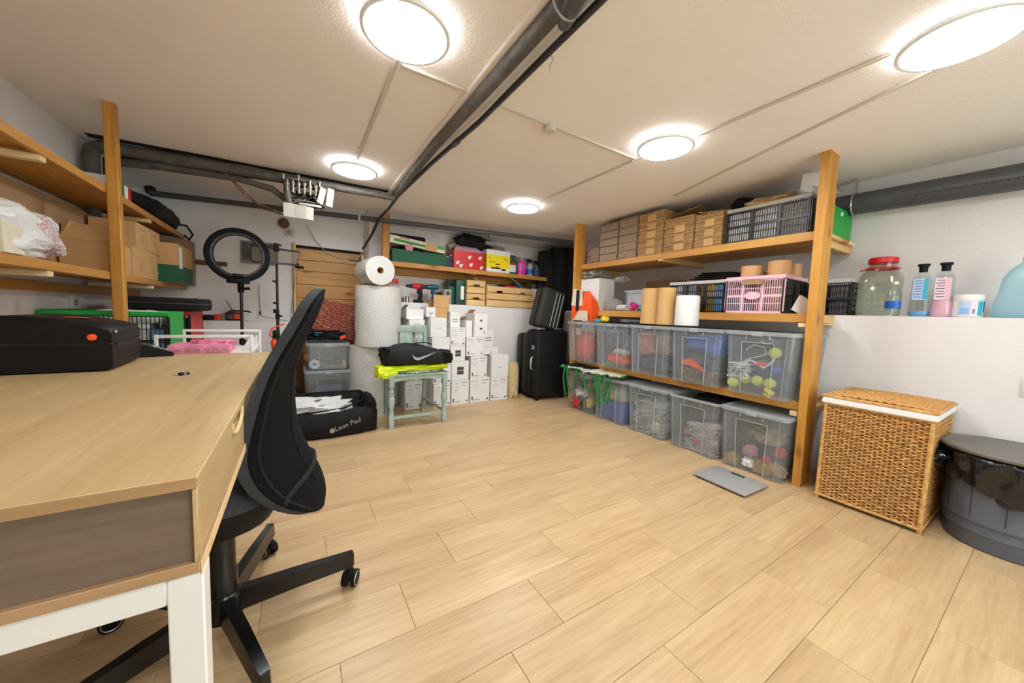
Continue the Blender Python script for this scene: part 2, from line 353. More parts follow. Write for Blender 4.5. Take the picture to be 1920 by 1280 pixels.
# ---------------------------------------------------------------- ceiling lamps
def lamp(x,y,lab,r=.142):
    t=thing('ceiling_lamp',lab,'ceiling lamp',(x,y,ZC),group='round ceiling lamps')
    part('mount',MB().lathe([(.055,0),(.055,-.015)],20),'white_metal',t)
    part('rear_glow_ring',MB().loft([[(R*math.cos(a*PI/20),R*math.sin(a*PI/20),-.0152) for a in range(40)] for R in (.075,r-.012)],c0=False,c1=False),'halo',t)
    part('frame',MB().loft([[(R*math.cos(a*PI/32),R*math.sin(a*PI/32),h) for a in range(64)] for R,h in ((.05,-.016),(r-.002,-.016),(r+.004,-.019),(r+.004,-.031),(r+.001,-.034),(r-.008,-.034),(r-.008,-.028),(.05,-.027))],c0=False,c1=False),'lamp_rim',t)
    part('diffuser',MB().lathe([(r-.0085,-.028),(r-.0085,-.0325)],64),'lamp',t)
    return t
lamp(.325,1.275,'large bright round lamp at the top left, nearest the camera on the left side')
lamp(.345,2.675,'round ceiling lamp at the far end of the left cable duct, near the metal pipes')
lamp(1.71,2.655,'smallest round ceiling lamp, farthest away above the back shelf')
lamp(1.722,1.262,'round ceiling lamp in front of the right hand shelving, beside the duct junction')
lamp(1.83,.275,'round ceiling lamp cut off by the top right corner of the photo')
lamp(.33,-.15,'unseen round lamp added for light just behind the camera on the left')  # unseen lamp, added behind the camera for its light
# ---------------------------------------------------------------- cable ducts on the ceiling
def duct(x0,y0,x1,y1,lab,wd=.018,h=.010):
    L=math.hypot(x1-x0,y1-y0); a=math.atan2(y1-y0,x1-x0)
    t=solo('cable_duct',MB().rbox(0,L,-wd/2,wd/2,-h,0,.002,1),'trunk',lab,'cable duct',(x0,y0,ZC),a,group='cable ducts on the ceiling')
    return t
duct(.34,1.44,.34,2.53,'pale duct running from the big left lamp to the lamp near the pipes')
duct(.36,1.475,.66,1.475,'short thick cream duct from the big left lamp to the dark pipe')
duct(.80,1.48,1.745,1.48,'cream duct from the dark pipe through the round junction box')
duct(1.75,1.50,1.75,2.51,'thin cream duct from the junction to the farthest lamp',.014)
duct(1.775,.42,1.775,1.115,'cream duct between the two right hand ceiling lamps')
duct(1.925,.12,2.49,1.72,'long thin diagonal duct on the right side of the ceiling',.014)
duct(.33,.01,.33,1.13,'duct leading out of the frame behind the big left lamp')
t=solo('junction_box',MB().lathe([(.031,0),(.031,-.028),(.027,-.033),(.0,-.033)],24,cap=False),'trunk','small round cream junction box on the ceiling duct','junction box',(1.10,1.485,ZC))
# ---------------------------------------------------------------- pipes under the ceiling
t=thing('duct_pipe','thick grey insulated pipe crossing the ceiling away from the camera','pipe',(.69,2.0,1.9))
part('insulation',MB().tube([(-.005,-1.55,0),(-.01,-.6,0),(-.02,0,0),(.0,1.02,-.005)],[.030,.028,.026,.026],12),'insul',t)
part('plaster_strip',MB().box(-.055,-.028,-1.4,.95,.012,.03),'ceiling',t)
part('elbow',MB().tube([(-.005,-1.5,0),(.0,-1.18,0),(.02,-1.10,-.004),(.045,-1.06,-.006)],[.042,.042,.036,.02],14),'pipe_grey',t)
part('clamp',MB().tube([(.046*math.cos(a*PI/8),-1.12,.046*math.sin(a*PI/8)) for a in range(16)],.005,6,closed=True),'steel',t)
t=thing('conduit','thin dark blue-grey conduit running beside the thick ceiling pipe','pipe',(.765,1.6,1.895))
part('conduit_pipe',MB().tube([(.012,-1.35,.012),(.008,-.8,.006),(.003,-.4,.004),(0,.0,0),(-.035,.6,0),(-.062,1.35,-.01),(-.06,1.7,-.03),(-.08,2.0,-.05),(-.13,2.13,-.20),(-.20,2.2,-.335)],.0125,10),'pipe_dark',t)
part('coupling',MB().tube([(-.012,.24,0),(-.0155,.30,0)],.0165,10),'pipe_grey',t)
part('tie_string',MB().tube([(.006,-.55,-.012),(.012,-.552,-.03),(-.002,-.551,-.05),(.004,-.552,-.075)],.0018,5),'tag_white',t)
# silver double pipe from the left wall corner to the thick pipe
t=thing('metal_pipe','twin silver-grey insulated pipes bending down at the left wall corner','pipe',(-1.04,3.17,1.88))
part('upper_pipe',MB().tube([(0,0.02,-.45),(0,.01,-.06),(.012,0,-.02),(.05,-.01,0),(.5,-.06,0),(.87,-.12,-.01),(1.1,-.16,-.01),(1.72,-.19,-.01)],[.038,.038,.038,.036,.034,.03,.026,.024],14),'insul',t)
part('lower_pipe',MB().tube([(.06,.06,-.45),(.06,.05,-.09),(.08,.04,-.06),(.3,0,-.048),(.7,-.06,-.05),(.9,-.1,-.09),(.98,-.12,-.15),(1.0,-.13,-.2)],[.026]*4+[.022]*4,12),'insul',t)
part('rear_pipe',MB().tube([(.03,.13,-.45),(.03,.13,-.03),(.2,.10,.005),(1.7,-.13,.01)],.02,10),'dark_recess',t)
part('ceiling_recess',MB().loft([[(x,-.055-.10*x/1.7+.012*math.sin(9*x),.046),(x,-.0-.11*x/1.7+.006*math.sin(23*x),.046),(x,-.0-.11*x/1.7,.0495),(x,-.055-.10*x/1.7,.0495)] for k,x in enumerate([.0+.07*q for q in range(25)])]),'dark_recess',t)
# low grey drain pipe along the back
t=thing('drain_pipe','long grey drain pipe running above the hatch and the back shelf','pipe',(-.985,3.95,1.822))
part('pipe_run',MB().tube([(0,0,0),(1.2,-.2,.012),(2.4,-.42,.022),(3.82,-.68,.035)],.023,12),'pipe_grey',t)
part('wall_stub',MB().lump(.0,.02,.04,.03,.03,.05,.3,3,4,2),'dark_recess',t)
part('bracket',MB().box(1.49,1.51,-.28,-.22,-.03,.05),'steel',t); part('bracket',MB().box(2.79,2.81,-.5,-.45,-.02,.07),'steel',t)
# valve manifold
t=thing('valve_manifold','tangle of brass and grey valves with blank white tags under the ceiling','pipe valves',(.05,3.0,1.80))
part('main_pipe',MB().tube([(-.11,0,.06),(-.10,0,.03),(-.10,-.01,-.06),(-.085,-.02,-.12)],.022,12).tube([(-.08,0,.0),(.0,-.01,.0),(.07,-.01,.0),(.10,0,.03),(.12,0,.06)],.014,10),'insul',t)
mbv=MB()
rd=random.Random(5)
for i in range(7):
    x=-.10+.035*i; mbv.cyl((x,-.02,-.03),(x,-.02,.05),.008,8); mbv.lathe([(.013,0),(.015,.01),(.013,.02)],8,x,-.02,rd.uniform(-.02,.03))
mbv.tube([(.10,0,.03),(.2,.0,.055),(.3,.0,.06)],.012,8); mbv.tangle(-.1,.12,-.03,.05,-.08,.06,14,.004,9,5,9)
part('valve_body',mbv,'brass',t)
part('dark_fittings',MB().tangle(-.11,.13,.0,.05,-.10,.05,26,.007,19,6,8),'dark_recess',t,kind='stuff')
for i,(x,z) in enumerate([(-.12,.075),(-.03,.085),(.04,.065),(.10,.07)]):
    part('valve_handle',MB().cyl((x,-.03,z-.03),(x,-.03,z),.004,8).rbox(x-.008,x+.008,-.036,-.022,z-.004,z+.008,.003),'steel',t)
part('hose',MB().tube([(-.44,0,.02),(-.36,.02,-.05),(-.28,.1,-.12),(-.15,.16,-.14),(-.08,.1,-.13)],.005,8),'brown',t)
part('hose',MB().tube([(-.44,.02,.02),(-.34,.06,-.09),(-.25,.14,-.14),(-.12,.2,-.15)],.005,8),'brown',t)
def tag_(x,y,z,w,h,ry,rz):
    return part('blank_tag',MB().at(x,y,z,0,ry,rz).box(-w/2,w/2,-.001,.001,-h,0),'tag_white',t)
tag_(-.085,-.05,-.115,.075,.095,0,.1); tag_(-.02,-.052,-.115,.07,.095,0,-.1); tag_(.035,-.05,-.12,.055,.09,.05,.1)
tag_(.125,-.03,.035,.045,.12,.25,.5); tag_(.175,-.03,.04,.045,.13,.12,.3)
part('power_strip',MB().rbox(-.03,.11,-.06,-.045,-.115,-.10,.003),'tag_white',t)
# outlets etc on the back wall
def outlet(x,y,z,lab,m='outlet',w=.075,rz=0):
    t=thing('wall_outlet',lab,'outlet',(x,y,z),rz)
    part('plate',MB().rbox(-w/2,w/2,-.012,0,-w/2,w/2,.004),m,t); part('socket',MB().at(0,-.012,0,PI/2).lathe([(.020,0),(.018,.002),(.006,.002)],16,cap=False),'print_grey',t); return t
outlet(-.055,YB,1.665,'square yellowed wall outlet left of the wooden hatch')
t=thing('wall_pipe','brown rusty pipe stub under the blank valve tags','pipe',(-.095,3.99,1.74)); part('pipe_stub',MB().at(0,0,0,PI/2).lathe([(.045,0),(.045,.03),(.03,.034)],16),'brown',t)
t=thing('electric_wire','thin pale cord drooping from the ceiling valves across the back wall','cord',(.08,3.98,1.70))
part('cord',MB().tube([(0,-.2,.02),(.08,0,-.08),(.18,.0,-.20),(.3,0,-.235),(.46,0,-.20),(.54,-.03,-.12)],.004,6),'tag_white',t)
t=thing('wall_niche','small grey vent niche behind the ring light','vent',(-.275,YB,1.44))
part('frame',MB().box(-.15,.13,-.008,0,-.1,.105),'print_grey',t); part('grille',MB().box(-.14,.12,-.014,-.008,-.07,.09),'insul',t)
t=thing('wall_rail','thin wooden batten on the back wall left of the ring light','batten',(-.72,YB,1.315)); part('batten',MB().box(-.15,.2,-.025,0,-.018,.018),'brown',t)
t=thing('hanging_cable','black cable hanging down the back wall beside the light stand','cable',(-.295,3.97,1.1)); part('cable',MB().tube([(0,0,.06),(.0,-.01,0),(.005,-.01,-.12),(.006,-.012,-.19)],.003,6),'pipe_grey',t); part('plug',MB().cyl((.006,-.012,-.19),(.006,-.012,-.22),.008,8),'black_plastic',t)
t=thing('thin_cable','thin grey cable hanging from the top of the light stand','cable',(-.03,3.9,1.1)); part('cable',MB().tube([(.02,0,.36),(.015,-.01,.1),(-.01,0,-.1),(-.02,.0,-.27)],.003,6),'pipe_grey',t)
t=thing('light_switch','flat white switch plate on the lower right wall above the bin','light switch',(2.98,.085,.705)); part('plate',MB().rbox(-.006,0,-.045,.03,-.045,.045,.003),'white_paint',t); part('rocker',MB().rbox(-.008,-.005,-.035,.02,-.03,.03,.002),'white_metal',t)
t=outlet(XL,3.05,.945,'white double outlet on the left wall behind the wooden post','white_paint',.08,PI/2); 
# grey drain pipe on the right wall
t=thing('waste_pipe','fat dark grey plastic waste pipe under the ceiling on the right wall','pipe',(3.11,.8,1.765))
part('pipe_run',MB().tube([(0,.55,.012),(0,.0,0),(0,-2.3,-.05)],.066,24),'pipe_grey',t)
part('bracket',MB().tube([(.07*math.cos(a*PI/12),.03,.07*math.sin(a*PI/12)) for a in range(24)],.006,6,closed=True).box(-.012,.012,.024,.036,.068,.165).cyl((-.068,.03,-.03),(-.085,.03,-.03),.006,8),'steel',t)
mbt=MB()
for i in range(26): mbt.at(-.0655,-.25-.022*i,-.024-.0005*i,0,-.33,0).box(-.0006,.0006,-.005-.004*((i*7)%3==0),.004,-.003,.003)
part('printed_marking',mbt,'pipe_dark',t)
# ================================================================ desk
D=thing('desk','long light oak desk with drawers and a white metal frame in the left foreground','desk',(-.44,1.275,0))
D0=(-.44,1.275)
def dx(x): return x-D0[0]
def dy(y): return y-D0[1]
part('tabletop',MB().rbox(dx(-.80),dx(-.11),dy(.568),dy(1.98),.735,.75,.0012,1),'oak',D)
part('front_edge',MB().box(dx(-.7995),dx(-.1105),dy(.5672),dy(.568),.7355,.7495),'oak_x',D,'browner cut edge of the tabletop')
part('edge_strip',MB().rbox(dx(-.1098),dx(-.1082),dy(.569),dy(1.98),.618,.6358,.0005,1),'pine_cut',D,'cream strip along the lower edge')
part('end_panel',MB().box(dx(-.795),dx(-.1157),dy(.5765),dy(.59),.636,.735),'oak_dark',D,'grey brown recessed end panel')
part('end_panel',MB().box(dx(-.795),dx(-.122),dy(1.96),dy(1.972),.636,.735),'oak_dark',D)
part('side_edge',MB().rbox(dx(-.1155),dx(-.11),dy(.568),dy(.5865),.6365,.7345,.001,1),'oak',D)
part('bottom_panel',MB().rbox(dx(-.795),dx(-.11),dy(.568),dy(1.98),.622,.636,.001,1),'oak_x',D)
def drawer(y0,y1):
    c=(y0+y1)/2; p=[(y0,.638),(y1,.638),(y1,.733),(c+.075,.733)]
    for i in range(9):
        a=PI*i/8; p.append((c+.075*math.cos(a)*1.0 if i in(0,8) else c+.045*math.cos(a)+(.03 if i<4 else -.03 if i>4 else 0),.733-.03*math.sin(a)**.7 if 0<i<8 else .733))
    p=[q for j,q in enumerate(p) if j==0 or q!=p[j-1]]+[(y0,.733)]
    p=[(dy(a),b) for a,b in p]
    d=part('drawer',MB().prism(p,dx(-.126),dx(-.112),'X'),'oak',D)
    cut=[(dx(-.1115),dy(c+.072*math.cos(PI*i/10)*(1-.12*math.sin(PI*i/10))),.7335-.031*math.sin(PI*i/10)**.5) for i in range(11)]
    part('lit_grip_edge',MB().tube(cut,.0035,6),'pine_cut',d,'finger cutout, its lit inner edge painted cream')  # cream strip puts the light on the cutout's inner edge into colour
    part('drawer_box',MB().box(dx(-.6),dx(-.134),dy(y0+.02),dy(y1-.02),.64,.71),'pine_cut',d)
drawer(.588,1.272); drawer(1.277,1.962)
for x in(-.79,-.143):
    for y in(.570,1.941):
        part('leg',MB().rbox(dx(x),dx(x+.036),dy(y),dy(y+.036),0,.621,.002,1),'white_metal',D)
part('frame_rail',MB().rbox(dx(-.754),dx(-.143),dy(.571),dy(.605),.586,.6215,.002,1),'white_metal',D); part('frame_rail',MB().rbox(dx(-.754),dx(-.143),dy(1.942),dy(1.975),.586,.6215,.002,1),'white_metal',D)
part('frame_rail',MB().rbox(dx(-.142),dx(-.118),dy(.606),dy(1.941),.600,.6215,.002,1),'white_metal',D); part('frame_rail',MB().rbox(dx(-.79),dx(-.757),dy(.606),dy(1.941),.592,.6215,.002,1),'white_metal',D)
# ---------------------------------------------------------------- things on the desk
t=thing('label_printer','black desktop label printer with an orange light standing on the desk','printer',(-.615,1.68,.75),.05)
prof=[(-.13,0),(.12,0),(.128,.006),(.13,.06)]; 
mb=MB().prism([(-.14,.004),(.112,.004),(.125,.014),(.125,.082),(-.14,.082)],-.14,.14,'Y'); part('lower_case',mb,'black_plastic',t)
top=[(-.14,.086),(.125,.086),(.125,.122),(.118,.132),(.09,.144),(.02,.158),(-.06,.166),(-.14,.160)]
mb=MB(); mb.loft([[(x,-.14,.086+(z-.086)*.86) for x,z in top],[(x,-.128,z) for x,z in top],[(x,.128,z) for x,z in top],[(x,.14,.086+(z-.086)*.86) for x,z in top]])
part('lid',mb,'black_plastic',t)
part('seam',MB().box(-.137,.122,-.137,.137,.081,.087),'black_metal',t)
part('status_light',MB().at(.085,-.1385,.105,PI/2).lathe([(.010,0),(.010,.004),(.007,.006)],16),'led',t,'orange status light')
part('button',MB().at(.126,-.11,.12,0,PI/2).lathe([(.006,0),(.005,.003)],12),'steel',t)
part('media_slot',MB().box(.1245,.1262,-.1,.1,.075,.085),'dark_recess',t)
part('warning_label',MB().box(.0,.05,-.05,-.01,.1602,.1608),'orange',t)
t=thing('desk_calculator','small black wedge shaped keypad device with a grey display beside the printer','calculator',(-.515,1.95,.75),.35)
part('case',MB().prism([(-.07,0),(.07,0),(.07,.014),(-.05,.062),(-.07,.058)],-.06,.06,'Y'),'black_plastic',t)
part('display',MB().at(-.02,-.02,.0515,0,.38,0).box(-.02,.02,-.03,.03,0,.0015),'insul',t)
mb=MB()
for i in range(3):
    for j in range(6): mb.at(.018+.018*i,-.045+.018*j,.0355-.0072*i,0,.38,0).rbox(-.006,.006,-.006,.006,0,.003,.001,1)
part('keys',mb,'print_grey',t)
mb=MB()
t=thing('usb_stick','tiny dark stick with a metal tip lying alone on the desktop','usb stick',(-.295,1.405,.75),.35)
part('body',MB().rbox(-.012,.014,-.008,.008,0,.008,.003),'black_plastic',t); part('metal_tip',MB().box(-.022,-.012,-.005,.005,.002,.006),'steel',t); part('label_band',MB().box(.0,.008,-.0083,.0083,.001,.0083),'print_grey',t)
# ================================================================ office chair
ch=thing('office_chair','black swivel chair with a tall curved fabric back pulled up to the desk','office chair',(-.19,1.24,0))
def interp(T,z):
    for (a,b),(c,d) in zip(T,T[1:]):
        if a<=z<=c: 
            k=(z-a)/(c-a); k=k*k*(3-2*k)*.5+k*.5; return b+(d-b)*k
    return T[0][1] if z<T[0][0] else T[-1][1]
XC=[(.33,.065),(.37,.078),(.43,.070),(.49,.045),(.54,.022),(.60,.002),(.66,-.006),(.74,-.008),(.80,-.002),(.86,.018),(.94,.052),(1.0,.072),(1.025,.078)]
CC=[(.33,.10),(.45,.11),(.55,.115),(.62,.10),(.7,.082),(.8,.064),(.9,.052),(1.03,.04)]
XC_=XC; 
def xc(z): return sum(interp(XC,z+d) for d in (-.03,-.02,-.01,0,.01,.02,.03))/7
def cc(z): return sum(interp(CC,z+d) for d in (-.03,-.015,0,.015,.03))/5
def back(u,z,off):
    wt=.215 if z<.6 else .215-.05*(z-.6)/.42
    zb,zt=.345,1.025
    if z<zb+.17: wt*=math.sqrt(max(0,1-((zb+.17-z)/.17)**2))*.999+.001
    if z>zt-.06: wt*=math.sqrt(max(0,1-((z-zt+.06)/.06)**2))*.75+.25
    cw=u*wt/.215
    return (xc(z)-cc(z)*cw*cw+off+.19, u*wt, z)
ZL=[.345,.349,.357,.37,.388,.41,.435,.465,.5]+[.5+.465*i/22 for i in range(1,23)]+[.98,.995,1.008,1.018,1.025]
def shell(o0,o1,nu=17):
    mb=MB(); n=len(ZL); A=[]; B=[]
    for z in ZL:
        A.append([back(-1+2*i/(nu-1),z,o0) for i in range(nu)]); B.append([back(-1+2*i/(nu-1),z,o1) for i in range(nu)])
    vs=[p for l in A for p in l]+[p for l in B for p in l]; fs=[]; q=n*nu
    for i in range(n-1):
        for j in range(nu-1):
            a=i*nu+j; fs.append((a,a+nu,a+nu+1,a+1)); fs.append((q+a,q+a+1,q+a+nu+1,q+a+nu))
        a=i*nu; fs.append((a,q+a,q+a+nu,a+nu)); a=i*nu+nu-1; fs.append((a,a+nu,q+a+nu,q+a))
    for j in range(nu-1):
        fs.append((j,j+1,q+j+1,q+j)); a=(n-1)*nu+j; fs.append((a,q+a,q+a+1,a+1))
    return mb.add(vs,fs)
bk=part('backrest',shell(-.006,0.0),'dark_fabric',ch,'black fabric rear cover')
part('front_mesh',shell(-.030,-.0065),'grey_fabric',bk,'grey padded front of the backrest')
def seamline(us,zs,off=.0012,r=.0035): return MB().tube([back(u,z,off) for u,z in zip(us,zs)],r,6)
zz=[.40+.6*i/24 for i in range(25)]
part('seam',seamline([-.93]*25,zz),'black_fabric',bk)
part('seam',seamline([-.35-.25*abs(z-.72) for z in zz[2:]],zz[2:],r=.0022),'black_fabric',bk)
part('seam',seamline([.93]*25,zz),'black_fabric',bk)
part('belt',MB().tube([back(-1+2*i/16,.455+.05*(1-abs(-1+2*i/16))**.6,.004) for i in range(17)],.007,6,flat=1.0),'black_fabric',bk,'fabric strap across the lumbar pad')
0 and part('belt',MB().tube([back(-1+2*i/16,.415+.09*i/16 ,.003) for i in range(9)],.006,6),'black_fabric',bk)
mb=MB(); 
def sq(z,k,n=28): 
    return [(-.075+.225*k*math.copysign(abs(math.cos(a))**.6,math.cos(a)),.215*k*math.copysign(abs(math.sin(a))**.6,math.sin(a)),z) for a in [2*PI*j/n for j in range(n)]]
part('seat',MB().loft([sq(.500,.3),sq(.498,.88),sq(.488,.96),sq(.468,1),sq(.455,1.0)],c1=False),'grey_fabric',ch)
part('seat_pan',MB().loft([sq(.4545,1.0),sq(.425,.99),sq(.39,.92),sq(.372,.6),sq(.37,.3)],c0=False),'black_plastic',ch)
part('mechanism',MB().rbox(-.12,.08,-.06,.06,.345,.38,.01),'black_metal',ch)
part('column',MB().lathe([(.034,.10),(.034,.20),(.030,.21),(.030,.36)],20),'black_metal',ch)
hb=part('hub',MB().lathe([(.040,.055),(.045,.06),(.045,.125),(.036,.135)],20),'black_metal',ch)
for i in range(5):
    a=math.radians(2+72*i)
    l=part('base_arm',MB().at(0,0,0,0,0,a).loft([[(x,-w,z-h),(x,w,z-h),(x,w*.8,z+h),(x,-w*.8,z+h)] for x,w,z,h in ((.03,.02,.10,.03),(.18,.018,.105,.026),(.345,.014,.105,.023),(.350,.010,.105,.019))]),'black_metal',ch)
    mb=MB(); part('caster_fork',MB().at(.335*math.cos(a),.335*math.sin(a),0,0,0,a+1.0).cyl((0,0,.05),(0,0,.088),.008,8).rbox(-.018,.022,-.011,.011,.03,.062,.006),'black_plastic',l)
    b_=a+1.0
    for s in(-1,1):
        wm=MB().at(.335*math.cos(a)+.012*math.cos(b_),.335*math.sin(a)+.012*math.sin(b_),.0275,0,0,b_)
        wm.mat(0).cyl((0,s*.010,0),(0,s*.022,0),.0272,20).mat(1).tube([(.021*math.cos(k*PI/10),s*.0225,.021*math.sin(k*PI/10)) for k in range(20)],.0018,5,closed=True)
        part('wheel',wm,['black_plastic','steel'],l)
# ================================================================ white trolley
t=thing('trolley','white metal trolley with raised rails behind the desk','trolley',(-.35,2.28,0))
def bar(x0,x1,y0,y1,z0,z1): return MB().rbox(x0,x1,y0,y1,z0,z1,.002,1)
for x in(-.17,.158):
    for y in(-.22,.22): part('post',bar(x,x+.012,y-.006,y+.006,.05,.826),'white_metal',t)
for y in(-.22,.22): part('top_rail',bar(-.157,.157,y-.006,y+.006,.812,.826),'white_metal',t)
for x in(-.17,.158): part('side_rail',bar(x,x+.012,-.213,.213,.74,.752),'white_metal',t)
for z in(.735,.40,.10): part('tray',bar(-.165,.165,-.22,.22,z-.01,z),'white_metal',t); 
for x in(-.164,.164):
    for y in(-.22,.22): part('caster',MB().cyl((x-.01,y,.025),(x+.01,y,.025),.025,12).cyl((x,y,.02),(x,y,.06),.006,6),'black_plastic',t)
t=thing('pink_box','flat pink printed box lying on the white trolley behind the desk','box',(-.38,2.2,.735),.02)
part('box_body',MB().rbox(-.115,.105,-.085,.085,0,.04,.002,1),'pink_book',t)
mb=MB()
for i in range(6): mb.box(-.09+.033*i,-.07+.033*i,-.0856,-.085,.012,.02+.004*(i%2))
part('printed_text',mb,'cloth_pink',t)
solo('paper_wad',MB().lump(0,0,.008,.08,.05,.012,.4,4,6,3,0),'pink_book','crumpled pink paper lying on top of the flat pink box','paper',(-.35,2.23,.772))
t=thing('paper_holder','white angled paper holder at the right end of the trolley tray','holder',(-.215,2.3,.735)); part('holder_body',MB().prism([(-.03,0),(.03,0),(.03,.07),(0,.055)],-.06,.06,'Y'),'white_paint',t)
# ================================================================ crates
def grid(mb,w,h,nx,nz,bar_=.0032,d=.006,split=(),mid=True,inv=False):
    # slotted plastic panel lying in the local XZ plane, y 0..d
    mb.box(-w/2,w/2,0,d,0,.012); mb.box(-w/2,w/2,0,d,h-.010,h)
    for i in range(nx+1):
        x=-w/2+w*i/nx; bb=.007 if i in(0,nx) or i in split else bar_/2
        mb.box(x-bb,x+bb,0,d,.012,h-.010)
    for j in range(1,nz):
        z=.012+(h-.022)*j/nz; b=.008 if (mid and j==nz//2) else .0025
        mb.box(-w/2,w/2,.0005,d-.0005,z-b,z+b)
    return mb
def crate(name,label,cat,loc,w,d,h,rim,body,front=None,rz=0,group=None,nx=24,ny=12,nz=4,post=None):
    t=thing(name,label,cat,loc,rz,group=group); front=front or body
    part('base',MB().box(-w/2+.004,w/2-.004,-d/2+.004,d/2-.004,0,.006),body,t)
    part('side_panel',grid(MB().at(0,-d/2,0),w,h-.02,nx,nz,split=(nx//3,2*nx//3)),front,t)
    part('side_panel',grid(MB().at(0,d/2-.006,0),w,h-.02,nx,nz,split=(nx//3,2*nx//3)),body,t)
    part('end_panel',grid(MB().at(w/2,0,0,0,0,PI/2),d,h-.02,ny,nz,split=(ny//2,)),body,t)
    part('end_panel',grid(MB().at(-w/2+.006,0,0,0,0,PI/2),d,h-.02,ny,nz,split=(ny//2,)),body,t)
    r=MB(); o=.006
    r.rbox(-w/2-o,w/2+o,-d/2-o,-d/2+.008,h-.025,h,.003,1).rbox(-w/2-o,w/2+o,d/2-.008,d/2+o,h-.025,h,.003,1)
    r.rbox(-w/2-o,-w/2+.008,-d/2+.008,d/2-.008,h-.025,h,.003,1).rbox(w/2-.008,w/2+o,-d/2+.008,d/2-.008,h-.025,h,.003,1)
    part('rim',r,rim,t)
    if post:
        part('corner_panel',MB().rbox(w/2+.0005,w/2+.005,-d/2+.0,d/2-.0,0,h-.02,.002,1),post,t)
    return t
t=thing('low_shelf','low wooden bench under the left wall shelves carrying the crates','bench',(-.82,3.08,0))
part('bench_top',MB().rbox(-.27,.27,-.5,.55,.58,.60,.003),'pine_light',t)
for x in(-.24,.24):
    for y in(-.46,.5): part('leg',MB().box(x-.02,x+.02,y-.02,y+.02,0,.58),'pine_light',t)
crate('folding_crate','green rimmed black folding crate full of packets under the left shelf','crate',(-.85,2.84,.60),.46,.30,.31,'green','crate_black',nx=26,ny=14,post='green')
crate('folding_crate','red rimmed folding crate standing behind the green one','crate',(-.84,3.28,.60),.46,.36,.31,'red','crate_black',nx=24,post='red')
solo('paper_stack',MB().rbox(-.2,.0,-.12,.12,0,.22,.004).rbox(.005,.12,-.12,.12,0,.23,.004),'box_white','white packets showing through the slots of the green crate','packet',(-.83,2.84,.607))
solo('packet',MB().rbox(0,.06,-.12,.12,0,.2,.004),'light_blue','blue packet at the right end inside the green crate','packet',(-.70,2.84,.607))
solo('plastic_bag',MB().lump(0,0,.03,.16,.10,.045,.3,3,2,3,0),'cloth_white','crumpled white and blue plastic bag lying on the green crate','bag',(-.80,2.84,.84))
solo('papers',MB().rbox(-.18,.18,-.13,.13,0,.25,.004),'box_white','white cartons standing inside the red crate','packet',(-.83,3.28,.607))
t=thing('black_case','flat black zipped case lying across the crates under the left shelf','case',(-.74,3.22,.911)); part('case_body',MB().rbox(-.2,.2,-.16,.2,0,.085,.02,3),'black_fabric',t); part('zip',MB().rbox(-.203,.203,-.163,.203,.045,.05,.002,1),'pipe_grey',t); part('pull_tab',MB().tube([(.16,-.13,.085),(.19,-.14,.098),(.20,-.14,.095)],.003,6),'tag_white',t)
# ================================================================ left wall shelves
def wshelf(z,label,y0=.2,y1=3.99):
    t=thing('wall_shelf',label,'shelf',(XL,2.1,z))
    for i in range(3):
        part('board',MB().rbox(.004+.094*i,.094+.094*i,y0-2.1,y1-2.1,-.022,-.002,.002,1),'pine',t)
    part('front_lip',MB().rbox(.285,.305,y0-2.1,y1-2.1,-.038,0,.003,1),'pine',t)
    for y in(.95,2.07,3.19): part('batten',MB().rbox(.02,.30,y-.02-2.1,y+.02-2.1,-.060,-.0385,.002,1).box(.3,.3012,y-.02-2.1,y+.02-2.1,-.058,-.04),'pine_cut',t)
    part('wall_ledger',MB().rbox(.002,.028,y0-2.1,y1-2.1,-.11,-.0605,.002,1),'pine',t)
    return t
wshelf(1.53,'upper pine shelf high on the left wall')
wshelf(1.108,'lower pine shelf on the left wall holding boxes and a plastic bag')
t=thing('shelf_post','slim pine post reaching the ceiling in front of the left wall shelves','post',(-.772,2.585,0)); part('post',MB().rbox(-.022,.022,-.022,.022,0,ZC,.003,1),'pine_post',t)
# ---------------------------------------------------------------- cartons
def carton(label,loc,w,d,h,m='kraft',rz=0,flap=None,group=None,tape=True,name='cardboard_box',marks=True,open_=False):
    t=thing(name,label,'box',loc,rz,group=group)
    if open_:
        k=.004
        part('box_body',MB().box(-w/2,w/2,-d/2,-d/2+k,0,h).box(-w/2,w/2,d/2-k,d/2,0,h).box(-w/2,-w/2+k,-d/2+k,d/2-k,0,h).box(w/2-k,w/2,-d/2+k,d/2-k,0,h).box(-w/2+k,w/2-k,-d/2+k,d/2-k,0,k),m,t)
    else:
        part('box_body',MB().rbox(-w/2,w/2,-d/2,d/2,0,h,.002,1),m,t)
        part('flap_seam',MB().box(-w/2+.003,w/2-.003,-.0012,.0012,h,h+.0004),'kraft_dark' if 'kraft' in m else 'print_grey',t)
    if flap:
        for (px,py,a,fw_,fl_,ax) in flap:
            part('flap',MB().at(px,py,h,0 if ax=='y' else a,a if ax=='y' else 0).box(-fw_/2 if ax=='x' else 0,fw_/2 if ax=='x' else fl_,-fw_/2 if ax=='y' else 0,fw_/2 if ax=='y' else fl_,0,.003),m,t)
    return t
def dashes(t,face,c,rows,m='print_grey',n='printed_mark'):
    # small printed bars on a face: face '-y' or '+x'
    mb=MB()
    for (a,b,z0,z1) in rows:
        if face=='-y': mb.box(a,b,c-.0007,c,z0,z1)
        else: mb.box(c,c+.0007,a,b,z0,z1)
    return part(n,mb,m,t)
Z1=1.108
t=carton('tall plain carton standing flat against the wall on the lower left shelf',(-1.045,2.72,Z1),.08,.86,.345,'kraft_dark')
